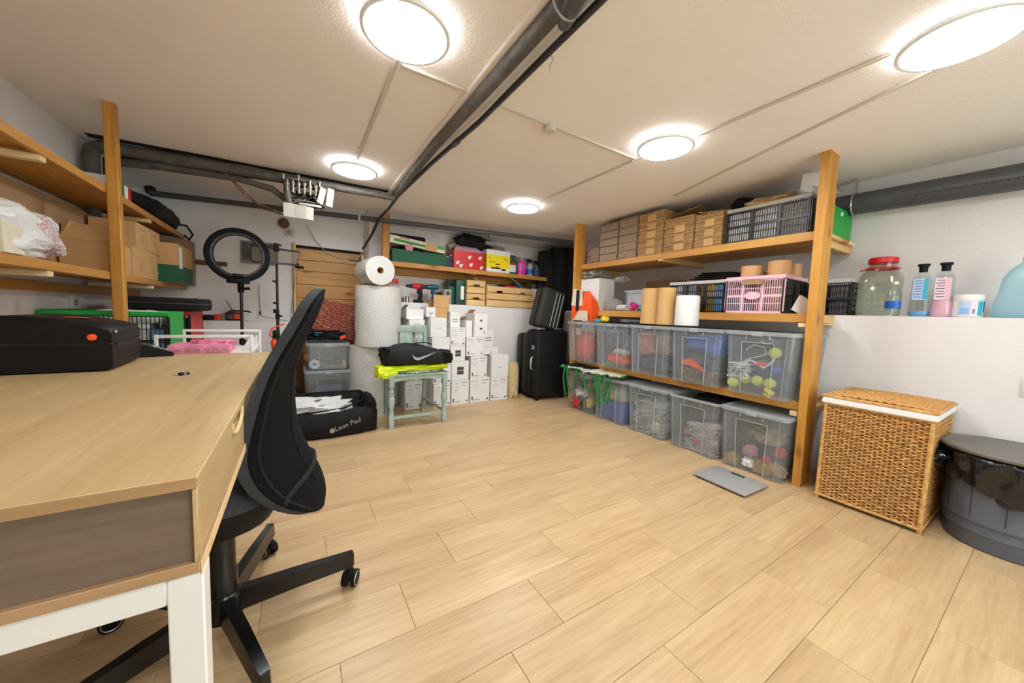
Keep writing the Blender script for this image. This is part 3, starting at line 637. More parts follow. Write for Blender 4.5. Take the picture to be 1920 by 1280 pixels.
t=carton('open kraft carton with one flap raised beside the wooden post',(-.90,2.765,Z1),.19,.215,.155,'kraft',flap=[(.0,-.105,1.15,.18,.09,'x'),(-.09,0,-1.2,.2,.1,'y')],open_=True)
solo('plastic_wrap',MB().lump(0,0,0,.05,.06,.03,.4,3,4,3),'cloth_white','white plastic poking out of the open kraft carton','wrap',(-.86,2.79,1.24))
def kb(y,z,lab,h=.172,x=-.895):
    t=carton(lab,(x,y,z),.19,.205,h,group='kraft cartons on the lower left shelf'); dashes(t,'+x',.095,[(-.03,-.01,.11,.12),(.01,.03,.11,.12),(-.02,.02,.07,.078),(-.01,.01,.04,.06)],'kraft_dark'); return t
kb(2.985,Z1,'middle kraft carton of the bottom layer on the lower left shelf')
kb(3.198,Z1,'kraft carton of the bottom layer next to the green printed carton')
kb(3.05,Z1+.173,'left kraft carton of the upper layer under the top shelf',.15)
kb(3.262,Z1+.173,'right kraft carton of the upper layer under the top shelf',.15)
t=carton('carton with a dark green printed lower half and a hand hole',(-.86,3.565,Z1),.30,.40,.27,'kraft')
part('green_band',MB().box(-.151,.151,-.201,.201,.0005,.12),'green_print',t,'dark green printed band'); part('hand_hole',MB().box(-.07,.05,-.2016,-.2,.19,.215),'dark_recess',t)
dashes(t,'+x',.1512,[(-.18,-.10,.10,.25)],'box_white','white_label'); dashes(t,'-y',-.2012,[(-.1,-.06,.05,.056),(-.05,.03,.05,.056),(.04,.05,.05,.056)],'mint')
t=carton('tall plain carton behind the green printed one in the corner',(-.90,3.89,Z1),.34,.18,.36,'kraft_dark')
# plastic bag with red dotted print
t=thing('carrier_bag','white translucent carrier bag with a red dotted print on the lower left shelf','bag',(-.90,1.98,Z1))
mb=MB().lump(0,0,.09,.115,.26,.10,.22,2.4,3,4,.0)
for q,f in enumerate(mb.f):
    c=sum((Vector(mb.v[k]) for k in f),Vector())/len(f)
    if c.x>.0 and .0<c.y+.6*(c.z-.1)<.21 and c.z>.012: mb.mi[q]=1
part('bag_body',mb,['cloth_white','red_dots'],t)
part('handle',MB().tube([(0,-.05,.17),(.02,.05,.19),(.03,.12,.185),(.03,.16,.17)],[.02,.012,.01,.004],8),'cloth_white',t)
t=carton('small pale yellow packet seen inside the carrier bag',(-.80,1.86,Z1+.0),.02,.10,.10,'cream')
# upper shelf items
for i,(y,h,m,lab) in enumerate([(2.70,.075,'box_white','white carton spine just left of the post on the top shelf'),(2.80,.085,'cream','cream booklet right of the post on the top shelf'),(2.84,.09,'green_dark','booklet with a green corner on the top left shelf'),(2.895,.08,'box_white','white booklet beside the red one on the top left shelf'),(2.94,.075,'red','thin red booklet on the top left shelf')]):
    solo('booklet',MB().rbox(-.06,.06,-.016,.016,0,h,.002,1).box(-.057,.0605,-.013,.013,.003,h-.003),m,lab,'booklet',(-.875,y,1.531),group='booklets on the upper left shelf')
t=thing('backpack','black bag with straps lying on the end of the upper left shelf','bag',(-.92,3.50,1.531))
part('bag_body',MB().lump(0,0,.065,.15,.42,.075,.18,2,9,4,0),'black_bag',t)
part('strap',MB().tube([(.08,.30,.05),(.16,.38,.06),(.19,.42,.0),(.17,.40,-.05),(.15,.36,-.02)],.008,6),'black_fabric',t); part('strap',MB().tube([(.03,.12,.12),(.05,.15,.15),(.07,.19,.13)],.006,6),'black_fabric',t)
# ================================================================ ring light and light stand
def tripod(t,z0=.03,H=.9,r=.011,leg=.38):
    part('lower_tube',MB().cyl((0,0,.12),(0,0,H*.6),r*1.25,12),'black_metal',t); part('upper_tube',MB().cyl((0,0,H*.6),(0,0,H),r,12),'black_metal',t)
    part('collar',MB().lathe([(r*1.8,0),(r*1.8,.04)],12,z=H*.6-.02).cyl((0,0,H*.6),(.035,-.0,H*.6),.007,8),'black_plastic',t)
    for i in range(3):
        a=.5+i*2*PI/3; part('leg',MB().cyl((.01*math.cos(a),.01*math.sin(a),.42),(leg*math.cos(a),leg*math.sin(a),.012),.008,8),'black_metal',t)
t=thing('ring_light','large black ring light on a tripod in front of the back wall','ring light',(-.375,3.5,0)); tripod(t,H=1.12)
R0=[]; 
part('ring',MB().loft([[( -.012+R*math.cos(a*PI/32), y, 1.35+R*math.sin(a*PI/32)) for a in range(64)] for R,y in ((.154,-.022),(.160,-.028),(.198,-.028),(.207,-.02),(.207,.012),(.198,.02),(.160,.02),(.152,.012),(.154,-.022))],c0=False,c1=False),'black_plastic',t)
part('inner_lip',MB().loft([[( -.012+R*math.cos(a*PI/32), y, 1.35+R*math.sin(a*PI/32)) for a in range(64)] for R,y in ((.156,-.0285),(.163,-.031),(.170,-.0282))],c0=False,c1=False),'pipe_grey',t,'grey inner rim')
part('control_box',MB().rbox(-.085,.06,-.055,-.0,1.13,1.175,.008),'black_plastic',t); part('phone_clamp',MB().rbox(-.045,.045,-.05,-.03,1.18,1.205,.004),'black_metal',t); part('knob',MB().cyl((.0,-.03,1.09),(.06,-.04,1.095),.011,10).lathe([(.02,1.06),(.022,1.13)],12,0,-.015),'black_plastic',t)
t=thing('light_stand','tall thin black light stand holding a clear rectangular panel','light stand',(-.137,3.5,0)); tripod(t,H=1.47,r=.009,leg=.32)
fr=[(-.165,1.438),(.163,1.424),(.137,1.315),(-.165,1.313)]
part('panel_frame',MB().tube([(x,-.02,z) for x,z in fr],.008,6,closed=True),'black_metal',t)
part('clear_panel',MB().loft([[(x,-.0215,z) for x,z in fr],[(x,-.0195,z) for x,z in fr]]),'screen_clear',t)
part('clamp',MB().rbox(-.018,.018,-.03,.012,1.41,1.475,.004).cyl((-.02,-.01,1.465),(.035,-.01,1.465),.006,8),'black_plastic',t)
part('knob',MB().cyl((.13,-.02,1.30),(.19,-.03,1.295),.012,10).cyl((.15,-.02,1.28),(.15,-.02,1.33),.006,8),'black_plastic',t)
part('clip',MB().cyl((-.03,-.01,.99),(.0,-.01,.99),.009,8).cyl((0,-.02,1.16),(-.03,-.02,1.17),.008,8).rbox(-.03,.012,-.02,.01,.905,.94,.004),'black_plastic',t)
t=thing('garden_tool','orange and black handled tool leaning behind the light stand','garden tool',(-.14,3.42,0))
part('handle',MB().tube([(-.01,0,.02),(-.012,.0,.5),(-.015,0,.60)],.012,8),'black_metal',t); part('orange_grip',MB().tube([(-.015,0,.60),(-.017,0,.62),(-.02,0,.67),(-.02,0,.70)],[.010,.022,.024,.012],12),'orange',t,'orange grip')
part('trigger_guard',MB().tube([(-.02,0,.70),(-.05,0,.73),(-.035,0,.78),(.0,0,.80),(.05,.02,.82)],.006,8),'orange',t); part('motor_cap',MB().rbox(-.03,.02,-.025,.025,.70,.77,.01),'black_plastic',t)
# things on the left ledge
t=thing('power_tool','black and orange cordless tool lying on the left ledge by the red crate','power tool',(-.63,3.93,.824)); part('tool_body',MB().rbox(-.07,.02,-.03,.03,0,.045,.012),'black_plastic',t); part('battery',MB().rbox(.02,.07,-.03,.03,0,.05,.008),'orange_red',t); part('cable',MB().tube([(.06,0,.04),(.09,0,.06),(.12,0,.05),(.14,0,.02)],.003,5),'black_plastic',t)
t=thing('radio','small black radio with an orange front and raised antenna on the left ledge','radio',(-.475,3.93,.824)); part('case',MB().rbox(-.055,.06,-.03,.03,0,.072,.008),'black_plastic',t); part('orange_panel',MB().rbox(.0,.05,-.034,-.03,.012,.06,.002,1),'orange_red',t); part('speaker_grille',MB().rbox(-.045,-.005,-.033,-.03,.012,.06,.002,1),'insul',t); part('antenna',MB().cyl((.0,0,.07),(-.055,0,.18),.003,6),'black_metal',t); part('carry_handle',MB().tube([(-.04,0,.07),(-.02,0,.085),(.09,0,.085),(.12,0,.075)],.007,6),'black_plastic',t)
t=thing('cable_bundle','thin pale cable lying on the left ledge beside the light stand','cable',(-.2,3.92,.825)); part('cable',MB().tube([(-.09,0,.05),(-.04,.01,.03),(.03,.0,.02),(.12,-.0,.006)],.004,6),'tag_white',t)
# ================================================================ rolls of bubble wrap
def wraproll(label,loc,r,h,core=.035,rot=None):
    t=thing('bubble_wrap_roll',label,'bubble wrap',loc,rot=rot,group='rolls of white bubble wrap')
    n=48; lo=[]
    nz=max(6,int(h/.045))
    for i in range(nz+1):
        rr=r*(1+.012*math.sin(i*2.1)+.006*(i%2)); z=h*i/nz
        lo.append([(rr*(1+.010*math.sin(5*a*2*PI/n+i))*math.cos(a*2*PI/n),rr*(1+.010*math.sin(4*a*2*PI/n+i*.7))*math.sin(a*2*PI/n),z) for a in range(n)])
    def ring(R,z): return [(R*math.cos(a*2*PI/n),R*math.sin(a*2*PI/n),z) for a in range(n)]
    lo=[ring(core,.01)]+[ring(core,0)]+[ring(r*.6,.0)]+lo[:]+[ring(r*.93,h+.004),ring(r*.6,h+.002),ring(core,h),ring(core,.01)]
    part('wrap',MB().loft(lo,c0=False,c1=False),'bubble',t)
    part('cardboard_core',MB().loft([ring(core-.001,.004),ring(core-.001,h+.001),ring(core-.005,h+.001),ring(core-.005,.004)],c0=False,c1=False),'kraft',t)
    return t
wraproll('wide upright bubble wrap roll on the floor at the bottom of the stack',(.60,3.48,0),.20,.625)
wraproll('tall upright bubble wrap roll standing on top of the lower roll',(.645,3.42,.632),.200,.540)
wraproll('bubble wrap roll lying on its side on top of the stack',(.620,3.20,1.305),.124,.36,.028,rot=(PI/2,0,PI+.12))
# woven basket bag
t=thing('woven_basket','red and tan woven basket panel leaning on the wooden hatch','basket',(.30,3.80,.67))
part('basket_body',MB().loft([[(-.2,-.05,.10),(.18,-.05,-.02),(.18,.06,-.02),(-.2,.06,.10)],[(-.155,-.03,.385),(.19,-.03,.315),(.19,.06,.315),(-.155,.06,.385)]]),'woven_red',t)
mb=MB()
for i in range(13):
    k=i/12; mb.tube([(-.2+.045*k,-.053+.02*k,.10+.285*k),(.18+.01*k,-.053+.02*k,-.02+.335*k)],.0035,5)
part('woven_strand',mb,'woven_red',t,kind='stuff')
# ================================================================ clear storage boxes
def rr_outline(a,b,r,rec,rw,z,n=4):
    # rounded rectangle, recessed panel in the front (-x) and back (+x) sides
    P=[]
    def corner(cx,cy,a0):
        for i in range(n+1):
            t=a0+PI/2*i/n; P.append((cx+r*math.cos(t),cy+r*math.sin(t),z))
    corner(a-r,b-r,0); corner(-a+r,b-r,PI/2)
    for y,k in ((rw+.006,0),(rw,1),(-rw,1),(-rw-.006,0)): P.append((-a+rec*k,y,z))
    corner(-a+r,-b+r,PI); corner(a-r,-b+r,3*PI/2)
    for y,k in ((-rw-.006,0),(-rw,1),(rw,1),(rw+.006,0)): P.append((a-rec*k,y,z))
    return P
def storage_box(label,loc,w,d,h,lid=True,rz=0,group='clear plastic storage boxes',name='storage_box',tint='bin_clear',rec=.016,label2=None):
    # w along y (front width), d along x
    t=thing(name,label,'storage box',loc,rz,group=group); a,b=d/2,w/2; T=.018 if h>.3 else .012
    def ol(k,z,rc,ins=0): return rr_outline(a-T*(1-k)-ins,b-T*(1-k)-ins,.03,rc,b*.46-.01*(1-k),z)
    hz=h-.012
    zs=[(0,rec),(.02,rec),(.4*hz,rec),(.84*hz,rec),(.86*hz,0),(.93*hz,0),(hz,0)]
    L=[ol(0,0,rec,.012)]+[ol(z/hz,z+.002,rc) for z,rc in zs]
    L2=[ol(z/hz,max(z,.004)+.002,rc,.0022) for z,rc in reversed(zs)]
    part('box_body',MB().loft(L+L2),tint,t)
    # lip and edges that catch the light
    part('rim',MB().loft([rr_outline(a,b,.03,0,b*.4,hz-.012),rr_outline(a+.008,b+.006,.033,0,b*.4,hz-.014),rr_outline(a+.009,b+.007,.034,0,b*.4,hz),rr_outline(a-.001,b-.001,.03,0,b*.4,hz+.003),rr_outline(a-.004,b-.004,.03,0,b*.4,hz-.006)],c0=False,c1=False),'bin_edge',t)
    e=MB()
    for s in(-1,1):
        f=lambda z:( -a+T*(1-z/hz)-.001, s*(b*.46-.01*(1-z/hz)+.004))
        p0=f(.02);p1=f(.85*hz); e.tube([(p0[0],p0[1],.01),(p1[0],p1[1],.85*hz)],.0024,5)
        e.tube([(-a+T-.0005,s*(b-T-.030),.012),(-a-.0005,s*(b-.034),hz-.02)],.0012,4)
    e.tube([(-a+.002,-b*.46,.85*hz),(-a+.002,b*.46,.85*hz)],.0024,5)
    e.box(-a-.006,-a-.001,-b*.35,-b*.33,hz-.04,hz-.01).box(-a-.006,-a-.001,b*.33,b*.35,hz-.04,hz-.01)
    part('rib',e,'bin_edge',t)
    if lid:
        part('lid',MB().loft([rr_outline(a+.010,b+.004,.034,0,b*.4,hz-.004),rr_outline(a+.012,b+.006,.034,0,b*.4,hz+.006),rr_outline(a+.006,b+.002,.03,0,b*.4,hz+.010),rr_outline(a-.014,b-.016,.026,0,b*.4,hz+.010),rr_outline(a-.02,b-.022,.022,0,b*.4,hz+.005)],c0=True),'bin_lid',t)
        part('lid_clip',MB().box(-a-.015,-a-.010,-.03,.03,hz-.018,hz+.008),'bin_edge',t)
    return t
storage_box('lower clear storage box standing on the floor beside the bubble wrap roll',(.235,3.62,0),.37,.42,.42,rz=PI/2)
storage_box('smaller clear storage box stacked on another near the wooden hatch',(.235,3.60,.424),.33,.38,.235,rz=PI/2)
solo('tape_roll',MB().at(0,0,0,PI/2).loft([[(R*math.cos(a*PI/12),R*math.sin(a*PI/12),z) for a in range(24)] for R,z in ((.015,0),(.04,0),(.04,.03),(.015,.03),(.015,0))],c0=False,c1=False),'cloth_white','white roll of tape inside the upper clear box','tape roll',(.125,3.46,.475))
solo('cable_pile',MB().tangle(-.12,.13,-.08,.08,0,.09,18,.003,4,4,12),'silver','tangled pale cables in the upper clear box','cables',(.24,3.56,.44),kind='stuff')
solo('wooden_block',MB().rbox(-.02,.02,-.03,.03,0,.06,.003),'kraft','small tan block at the right end of the upper clear box','block',(.36,3.5,.44))
solo('folded_cloth',MB().lump(0,0,.12,.14,.12,.12,.2,3,8,3,0),'cloth_lilac','pale grey contents of the lower clear box by the bubble wrap','cloth',(.235,3.62,.01))
t=thing('work_gear','heap of black tools and straps lying on top of the small clear box','tools',(.22,3.6,.672))
part('bag',MB().lump(-.03,.0,.045,.17,.11,.045,.4,4,2,3,0),'black_bag',t); part('tool_handle',MB().cyl((-.14,-.05,.1),(.1,-.1,.03),.016,10).cyl((-.05,-.1,.06),(.16,-.06,.07),.012,10),'black_plastic',t)
part('drill_chuck',MB().cyl((.11,-.1,.02),(.16,-.1,.04),.018,10),'orange_red',t,'orange red tool end'); part('pale_pad',MB().rbox(-.09,-.03,-.115,-.105,.05,.075,.004),'light_blue',t); part('case',MB().rbox(.1,.17,-.07,.05,0,.07,.01),'black_plastic',t)
t=thing('timber_board','brown timber board standing behind the clear boxes','board',(.02,3.9,0)); part('board',MB().rbox(-.03,.03,-.02,.02,0,.62,.003),'brown',t)
# ================================================================ duffel bag
t=thing('duffel_bag','long black duffel bag lying open on the floor with white clothes inside','bag',(.10,3.06,0))
lo=[]
for i in range(41):
    k=i/40; x=-.50+.94*k; e=math.sin(PI*min(1,max(0,k*1.0)))**.25 if 0<k<1 else .3
    hf=(.165+.05*k+.012*math.sin(9*k))*(.65+.35*e); hb=.235*(.7+.3*e); d0=-.235*(.75+.25*e)+.012*math.sin(7*k); d1=.24*(.8+.2*e)
    cav=.07 if .08<k<.9 else hf*.95
    lo.append([(x,d0+.03,.0),(x,d0,.03),(x,d0+.005,hf*.7),(x,d0+.03,hf),(x,d0+.06,hf-.005),(x,d0+.075,cav),(x,d1-.08,cav),(x,d1-.07,hb-.01),(x,d1-.04,hb+.01),(x,d1,hb*.8),(x,d1,.03),(x,d1-.03,0)])
part('bag_body',MB().loft(lo).crumple(.015,9,3),'black_bag',t,ang=60)
part('end_flap',MB().lump(.40,.04,.15,.055,.19,.105,.15,2,4,3,0),'black_bag',t)
part('lid_flap',MB().lump(.02,.25,.20,.44,.035,.055,.2,3,3,3),'black_bag',t)
part('zip_rim',MB().tube([(-.45,-.15,.20),(-.1,-.165,.188),(.2,-.155,.2),(.33,-.10,.235),(.38,.0,.255),(.33,.14,.265),(.1,.18,.262),(-.3,.18,.25)],.006,6),'black_fabric',t)
part('d_ring',MB().tube([(-.12,-.238,.075),(-.12,-.243,.055),(-.09,-.243,.05),(-.075,-.24,.06)],.003,6),'steel',t,'white metal buckle')
part('buckle',MB().tube([(-.13,-.24,.01),(-.10,-.25,.018),(-.095,-.25,.004)],.003,6),'steel',t)
text('lettering','Leon Paul',.052,'tag_white',t,(.135,-.256,.058),(PI/2-.05,-.30,.0),sx=.9)
part('emblem',MB().at(.113,-.255,.066,PI/2).lathe([(.018,0),(.018,.001)],16),'tag_white',t,'round white emblem')
solo('white_clothes',MB().lump(-.14,-.04,.02,.34,.14,.085,.45,3.6,12,4).lump(.13,-.04,.0,.13,.08,.06,.45,4,5,3),'cloth_white','crumpled white fencing clothes lying in the open duffel bag','clothes',(.10,3.08,.155))
t=thing('clothes_strap','dark strap lying across the white clothes','strap',(.12,3.03,.235)); part('strap',MB().tube([(-.06,-.06,.0),(-.02,-.04,.018),(.03,.0,.02),(.05,.04,.01)],.007,6,flat=.5),'black_fabric',t); 
# ================================================================ mint chair
t=thing('wooden_chair','old mint green painted wooden chair with turned front legs','chair',(.87,3.06,0))
for s in(-1,1):
    mb=MB(); x=.225*s; mb.rbox(x-.021,x+.021,-.215,-.173,.345,.45,.003,1)
    mb.lathe([(.014,.335),(.020,.345),(.014,.325)],16,x,-.194) if 0 else None
    mb.lathe([(.017,.12),(.021,.135),(.015,.15),(.020,.175),(.027,.205),(.029,.235),(.024,.262),(.018,.27),(.026,.277),(.026,.286),(.017,.292),(.024,.30),(.024,.312),(.015,.32),(.019,.335),(.021,.345)],18,x,-.194)
    mb.rbox(x-.019,x+.019,-.213,-.175,.0,.125,.003,1)
    part('leg',mb,'mint',t)
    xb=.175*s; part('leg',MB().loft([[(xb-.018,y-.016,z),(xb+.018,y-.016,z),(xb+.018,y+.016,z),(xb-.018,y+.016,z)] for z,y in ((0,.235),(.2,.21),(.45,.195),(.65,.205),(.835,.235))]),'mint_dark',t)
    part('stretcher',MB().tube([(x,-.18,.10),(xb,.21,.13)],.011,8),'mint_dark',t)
part('stretcher',MB().rbox(-.207,.207,-.203,-.186,.075,.10,.003,1),'mint',t)
part('apron',MB().loft([[(-.205,y,.385+.0),(-.1,y,.398),(.0,y,.402),(.1,y,.398),(.205,y,.385),(.205,y,.432),(-.205,y,.432)] for y in(-.205,-.185)]),'mint',t)
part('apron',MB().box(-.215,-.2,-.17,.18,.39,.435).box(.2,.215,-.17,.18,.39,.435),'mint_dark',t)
part('seat',MB().loft([[(-.25,-.225,.434),(.25,-.225,.434),(.20,.19,.434),(-.20,.19,.434)],[(-.25,-.225,.450),(.25,-.225,.450),(.20,.19,.450),(-.20,.19,.450)]]),'mint',t)
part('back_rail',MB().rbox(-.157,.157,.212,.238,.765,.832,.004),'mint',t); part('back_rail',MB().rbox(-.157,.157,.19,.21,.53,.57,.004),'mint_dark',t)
part('splat',MB().loft([[(-.07,.196,.57),(.05,.196,.57),(.05,.21,.57),(-.07,.21,.57)],[(-.06,.212,.765),(.04,.212,.765),(.04,.228,.765),(-.06,.228,.765)]]),'mint',t)
part('side_slat',MB().loft([[(-.125,.196,.57),(-.105,.196,.57),(-.105,.206,.57),(-.125,.206,.57)],[(-.125,.215,.765),(-.105,.215,.765),(-.105,.226,.765),(-.125,.226,.765)]]),'mint',t)
part('side_slat',MB().loft([[(.105,.196,.57),(.125,.196,.57),(.125,.206,.57),(.105,.206,.57)],[(.105,.215,.765),(.125,.215,.765),(.125,.226,.765),(.105,.226,.765)]]),'mint',t)
solo('seat_cushion',MB().lump(0,0,.012,.23,.20,.016,.15,3,4,4,0),'floral','thin flowered cushion on the mint chair under the bags','cushion',(.88,3.03,.4505))
t=thing('lime_bag','lime yellow bag squashed under the black sports bag','bag',(.85,2.98,.466))
part('bag_body',MB().lump(0,0,.025,.29,.15,.03,.2,3,7,4),'lime',t); part('drooping_end',MB().lump(-.24,-.07,.0,.085,.08,.05,.25,3,2,3),'lime',t); part('toggle',MB().lump(.24,-.09,.03,.04,.03,.022,.2,3,1,2),'lime',t)
t=thing('sports_bag','black sports bag with a pale curved tick mark lying on the mint chair','bag',(.87,2.96,.505))
lo=[]
for i in range(13):
    k=i/12; x=-.275+.55*k; e=(math.sin(PI*(k*.94+.03)))**.22; hh=(.165+.03*math.sin(4*k+.4))*e; dd=.145*e
    lo.append([(x+.0*0,-dd*math.copysign(abs(math.cos(a))**.7,math.cos(a)),.095*0+hh*.5+hh*.5*math.copysign(abs(math.sin(a))**.75,math.sin(a))+.004*math.sin(11*k+3*a)) for a in [2*PI*j/20 for j in range(20)]])
part('bag_body',MB().loft(lo).crumple(.006,12,1),'charcoal_bag',t,ang=70)
part('end_pocket',MB().lump(.245,-.01,.07,.055,.13,.06,.25,3,3,3),'black_bag',t); part('end_pocket',MB().lump(-.27,-.03,.11,.04,.07,.05,.4,3,8,3),'black_bag',t)
part('zip_seam',MB().tube([(-.24,-.12,.125),(0,-.125,.15),(.22,-.11,.135)],.003,6),'black_fabric',t)
part('handle',MB().tube([(-.08,-.06,.175),(-.02,-.07,.195),(.06,-.07,.198),(.12,-.05,.18)],.010,6,flat=.5),'black_fabric',t)
sw=[(-.095,.115),(-.085,.09),(-.072,.072),(-.055,.066),(-.035,.069),(.0,.082),(.045,.102),(.10,.128),(.045,.112),(.0,.098),(-.035,.09),(-.058,.089),(-.075,.097)]
part('tick_mark',MB().at(.02,-.152,-.008,0.0).prism([(x,z) for x,z in sw],-.0,.01,'Y'),'print_light',t,'pale grey curved tick mark')
# ================================================================ white boxes
rb=random.Random(11)
def wbox(x0,x1,z0,z1,lab,y=3.36,d=.24,kind='txt',flap=False):
    t=thing('white_box',lab,'box',((x0+x1)/2,y+d/2,z0),rb.uniform(-.02,.02),group='white packing boxes along the back wall'); w=x1-x0-.004; h=z1-z0-.001; f=-d/2
    part('box_body',MB().rbox(-w/2,w/2,-d/2,d/2,0,h,.0015,1),'box_white',t)
    if kind=='txt':
        dashes(t,'-y',f,[(w*.05,w*.42,h*.88,h*.91),(w*.1,w*.3,h*.76,h*.785),(-w*.42,-w*.1,h*.86,h*.88)],'print_grey')
        mb=MB(); mb.box(-w*.42,-w*.36,f-.0007,f,h*.08,h*.2).box(-w*.45,-w*.33,f-.0007,f,h*.2,h*.235).box(w*.33,w*.42,f-.0007,f,h*.08,h*.15).box(-w*.3,-w*.0,f-.0007,f,h*.09,h*.11)
        part('printed_mark',mb,'print_dark',t)
        mb=MB().tube([(-w*.25+.026*math.cos(a*PI/8),f-.0003,h*.66+.026*math.sin(a*PI/8)) for a in range(16)],.0009,4,closed=True).tube([(-w*.25,f-.0003,h*.60),(-w*.17,f-.0003,h*.76),(-w*.08,f-.0003,h*.66)],.0009,4); part('printed_drawing',mb,'print_grey',t)
    elif kind=='win':
        part('printed_square',MB().box(-w*.18,w*.2,f-.001,f,h*.52,h*.7).box(-w*.18,w*.2,f-.001,f,h*.3,h*.49),'print_dark',t,'dark printed square')
    elif kind=='word':
        text('lettering','bocal',.030,'print_light',t,(-.002,f-.0002,h*.42),(PI/2,0,0),align='CENTER'); dashes(t,'-y',f,[(-w*.3,w*.3,h*.12,h*.125)],'print_grey')
    elif kind=='tri':
        mb=MB().prism([(-.02,.17),(.02,.17),(0,.195)],f-.0008,f,'Y').prism([(-.022,.10),(.022,.10),(0,.072)],f-.0008,f,'Y').box(.035,.042,f-.0008,f,.03,.07); part('printed_triangle',mb,'print_dark',t)
    elif kind=='line': dashes(t,'-y',f,[(-w*.25,w*.25,h*.48,h*.52),(-w*.3,w*.3,h*.34,h*.38)],'print_dark')
    if flap:
        part('side_flap',MB().at(-w/2,0,h,0,-.9,0).box(0,.05,-d*.3,d*.3,0,.0015),'kraft_dark',t)
    return t
W=[(.885,1.055,0,.27,'under the mint chair seat on the left'),(1.17,1.352,0,.232,'on the floor directly right of the chair leg'),(1.36,1.562,0,.255,'on the floor, second right of the mint chair'),(1.575,1.815,0,.268,'on the floor in the middle of the row'),(1.825,2.045,0,.253,'on the floor at the right end of the row')]
for x0,x1,z0,z1,l in W: wbox(x0,x1,z0,z1,'white packing box '+l)
wbox(1.16,1.355,.233,.455,'white box with small prints, second from the floor right of the chair')
wbox(1.36,1.555,.256,.460,'white box with a dark printed square, second from the floor',kind='win')
wbox(1.575,1.775,.269,.507,'tall white box second from the floor in the middle column')
wbox(1.825,2.05,.254,.510,'white box with a faint grey name, top of the right end column',kind='word',flap=True)
wbox(1.14,1.335,.456,.711,'tall white box half hidden by the sports bag',kind='line')
wbox(1.345,1.510,.461,.622,'smaller white box with a dark printed square, above the other one',kind='win')
wbox(1.52,1.73,.508,.709,'white box with grey lines of print, third from the floor in the middle')
wbox(1.74,1.865,.512,.60,'narrow blank white box tucked left of the right end column',y=3.42,kind='')
wbox(1.745,1.875,.601,.795,'narrow white box standing at the right edge of the heap',y=3.42,kind='line',flap=True)
wbox(1.885,1.985,.511,.592,'smallest white box lying behind the right end column',y=3.50,d=.14,kind='',flap=True)
wbox(1.13,1.300,.712,.910,'white box with a faint grey name near the top left',kind='word',flap=True)
wbox(1.335,1.505,.623,.812,'white box with small black print under the slim one',kind='txt')
wbox(1.345,1.455,.813,.975,'slim white box with two printed lines, near the kraft carton',y=3.40,kind='line')
wbox(1.525,1.60,.710,.885,'slim blank white box left of the black arrow box',y=3.40,kind='',flap=True)
wbox(1.605,1.765,.710,.965,'white box printed with black arrow shapes',kind='tri',flap=True)
for z0,z1,l in ((.271,.50,'second'),(.501,.70,'third')): wbox(.895,1.06,z0,z1,'white box '+l+' from the floor behind the mint chair back')
wbox(.985,1.075,.701,.79,'small white box seen just above the sports bag',y=3.40,kind='line')
wbox(.90,.98,.701,.79,'small blank white box behind the top rail of the mint chair',y=3.42,kind='')
wbox(.92,1.07,.792,.885,'low white box with a dash of print above the chair back',kind='line',flap=True)
wbox(.90,1.07,.886,.985,'white box topmost above the mint chair',y=3.40,kind='',flap=True)
wbox(1.10,1.20,.911,1.01,'small white box left of the open kraft carton',y=3.42,d=.2,kind='line')
t=carton('open kraft carton with raised flaps on top of the white boxes',(1.265,3.53,.911),.125,.2,.10,'kraft',flap=[(0,-.1,1.35,.16,.13,'x')],open_=True)
part('flap',MB().box(-.115,-.06,-.02,-.017,.10,.18).box(.06,.12,.02,.023,.07,.16),'kraft_dark',t)
solo('paper_bag',MB().loft([[( a*.075*math.cos(q),b*.06*math.sin(q),z) for q in [2*PI*j/16 for j in range(16)]] for a,b,z in ((.95,1,0),(1,1,.05),(1.05,1,.2),(1,.9,.33),(.8,.6,.40),(.5,.3,.41))]),'bag_cream','cream paper bag with dark torn top standing beside the black suitcase','bag',(2.16,3.44,0))
t=thing('tape_strip','roll of brown tape lying against the cream paper bag','tape',(2.17,3.37,0)); part('tape_ring',MB().loft([[(R*math.cos(a*PI/12),R*math.sin(a*PI/12),z) for a in range(24)] for R,z in ((.03,0),(.045,0),(.045,.025),(.03,.025),(.03,0))],c0=False,c1=False),'gold',t)
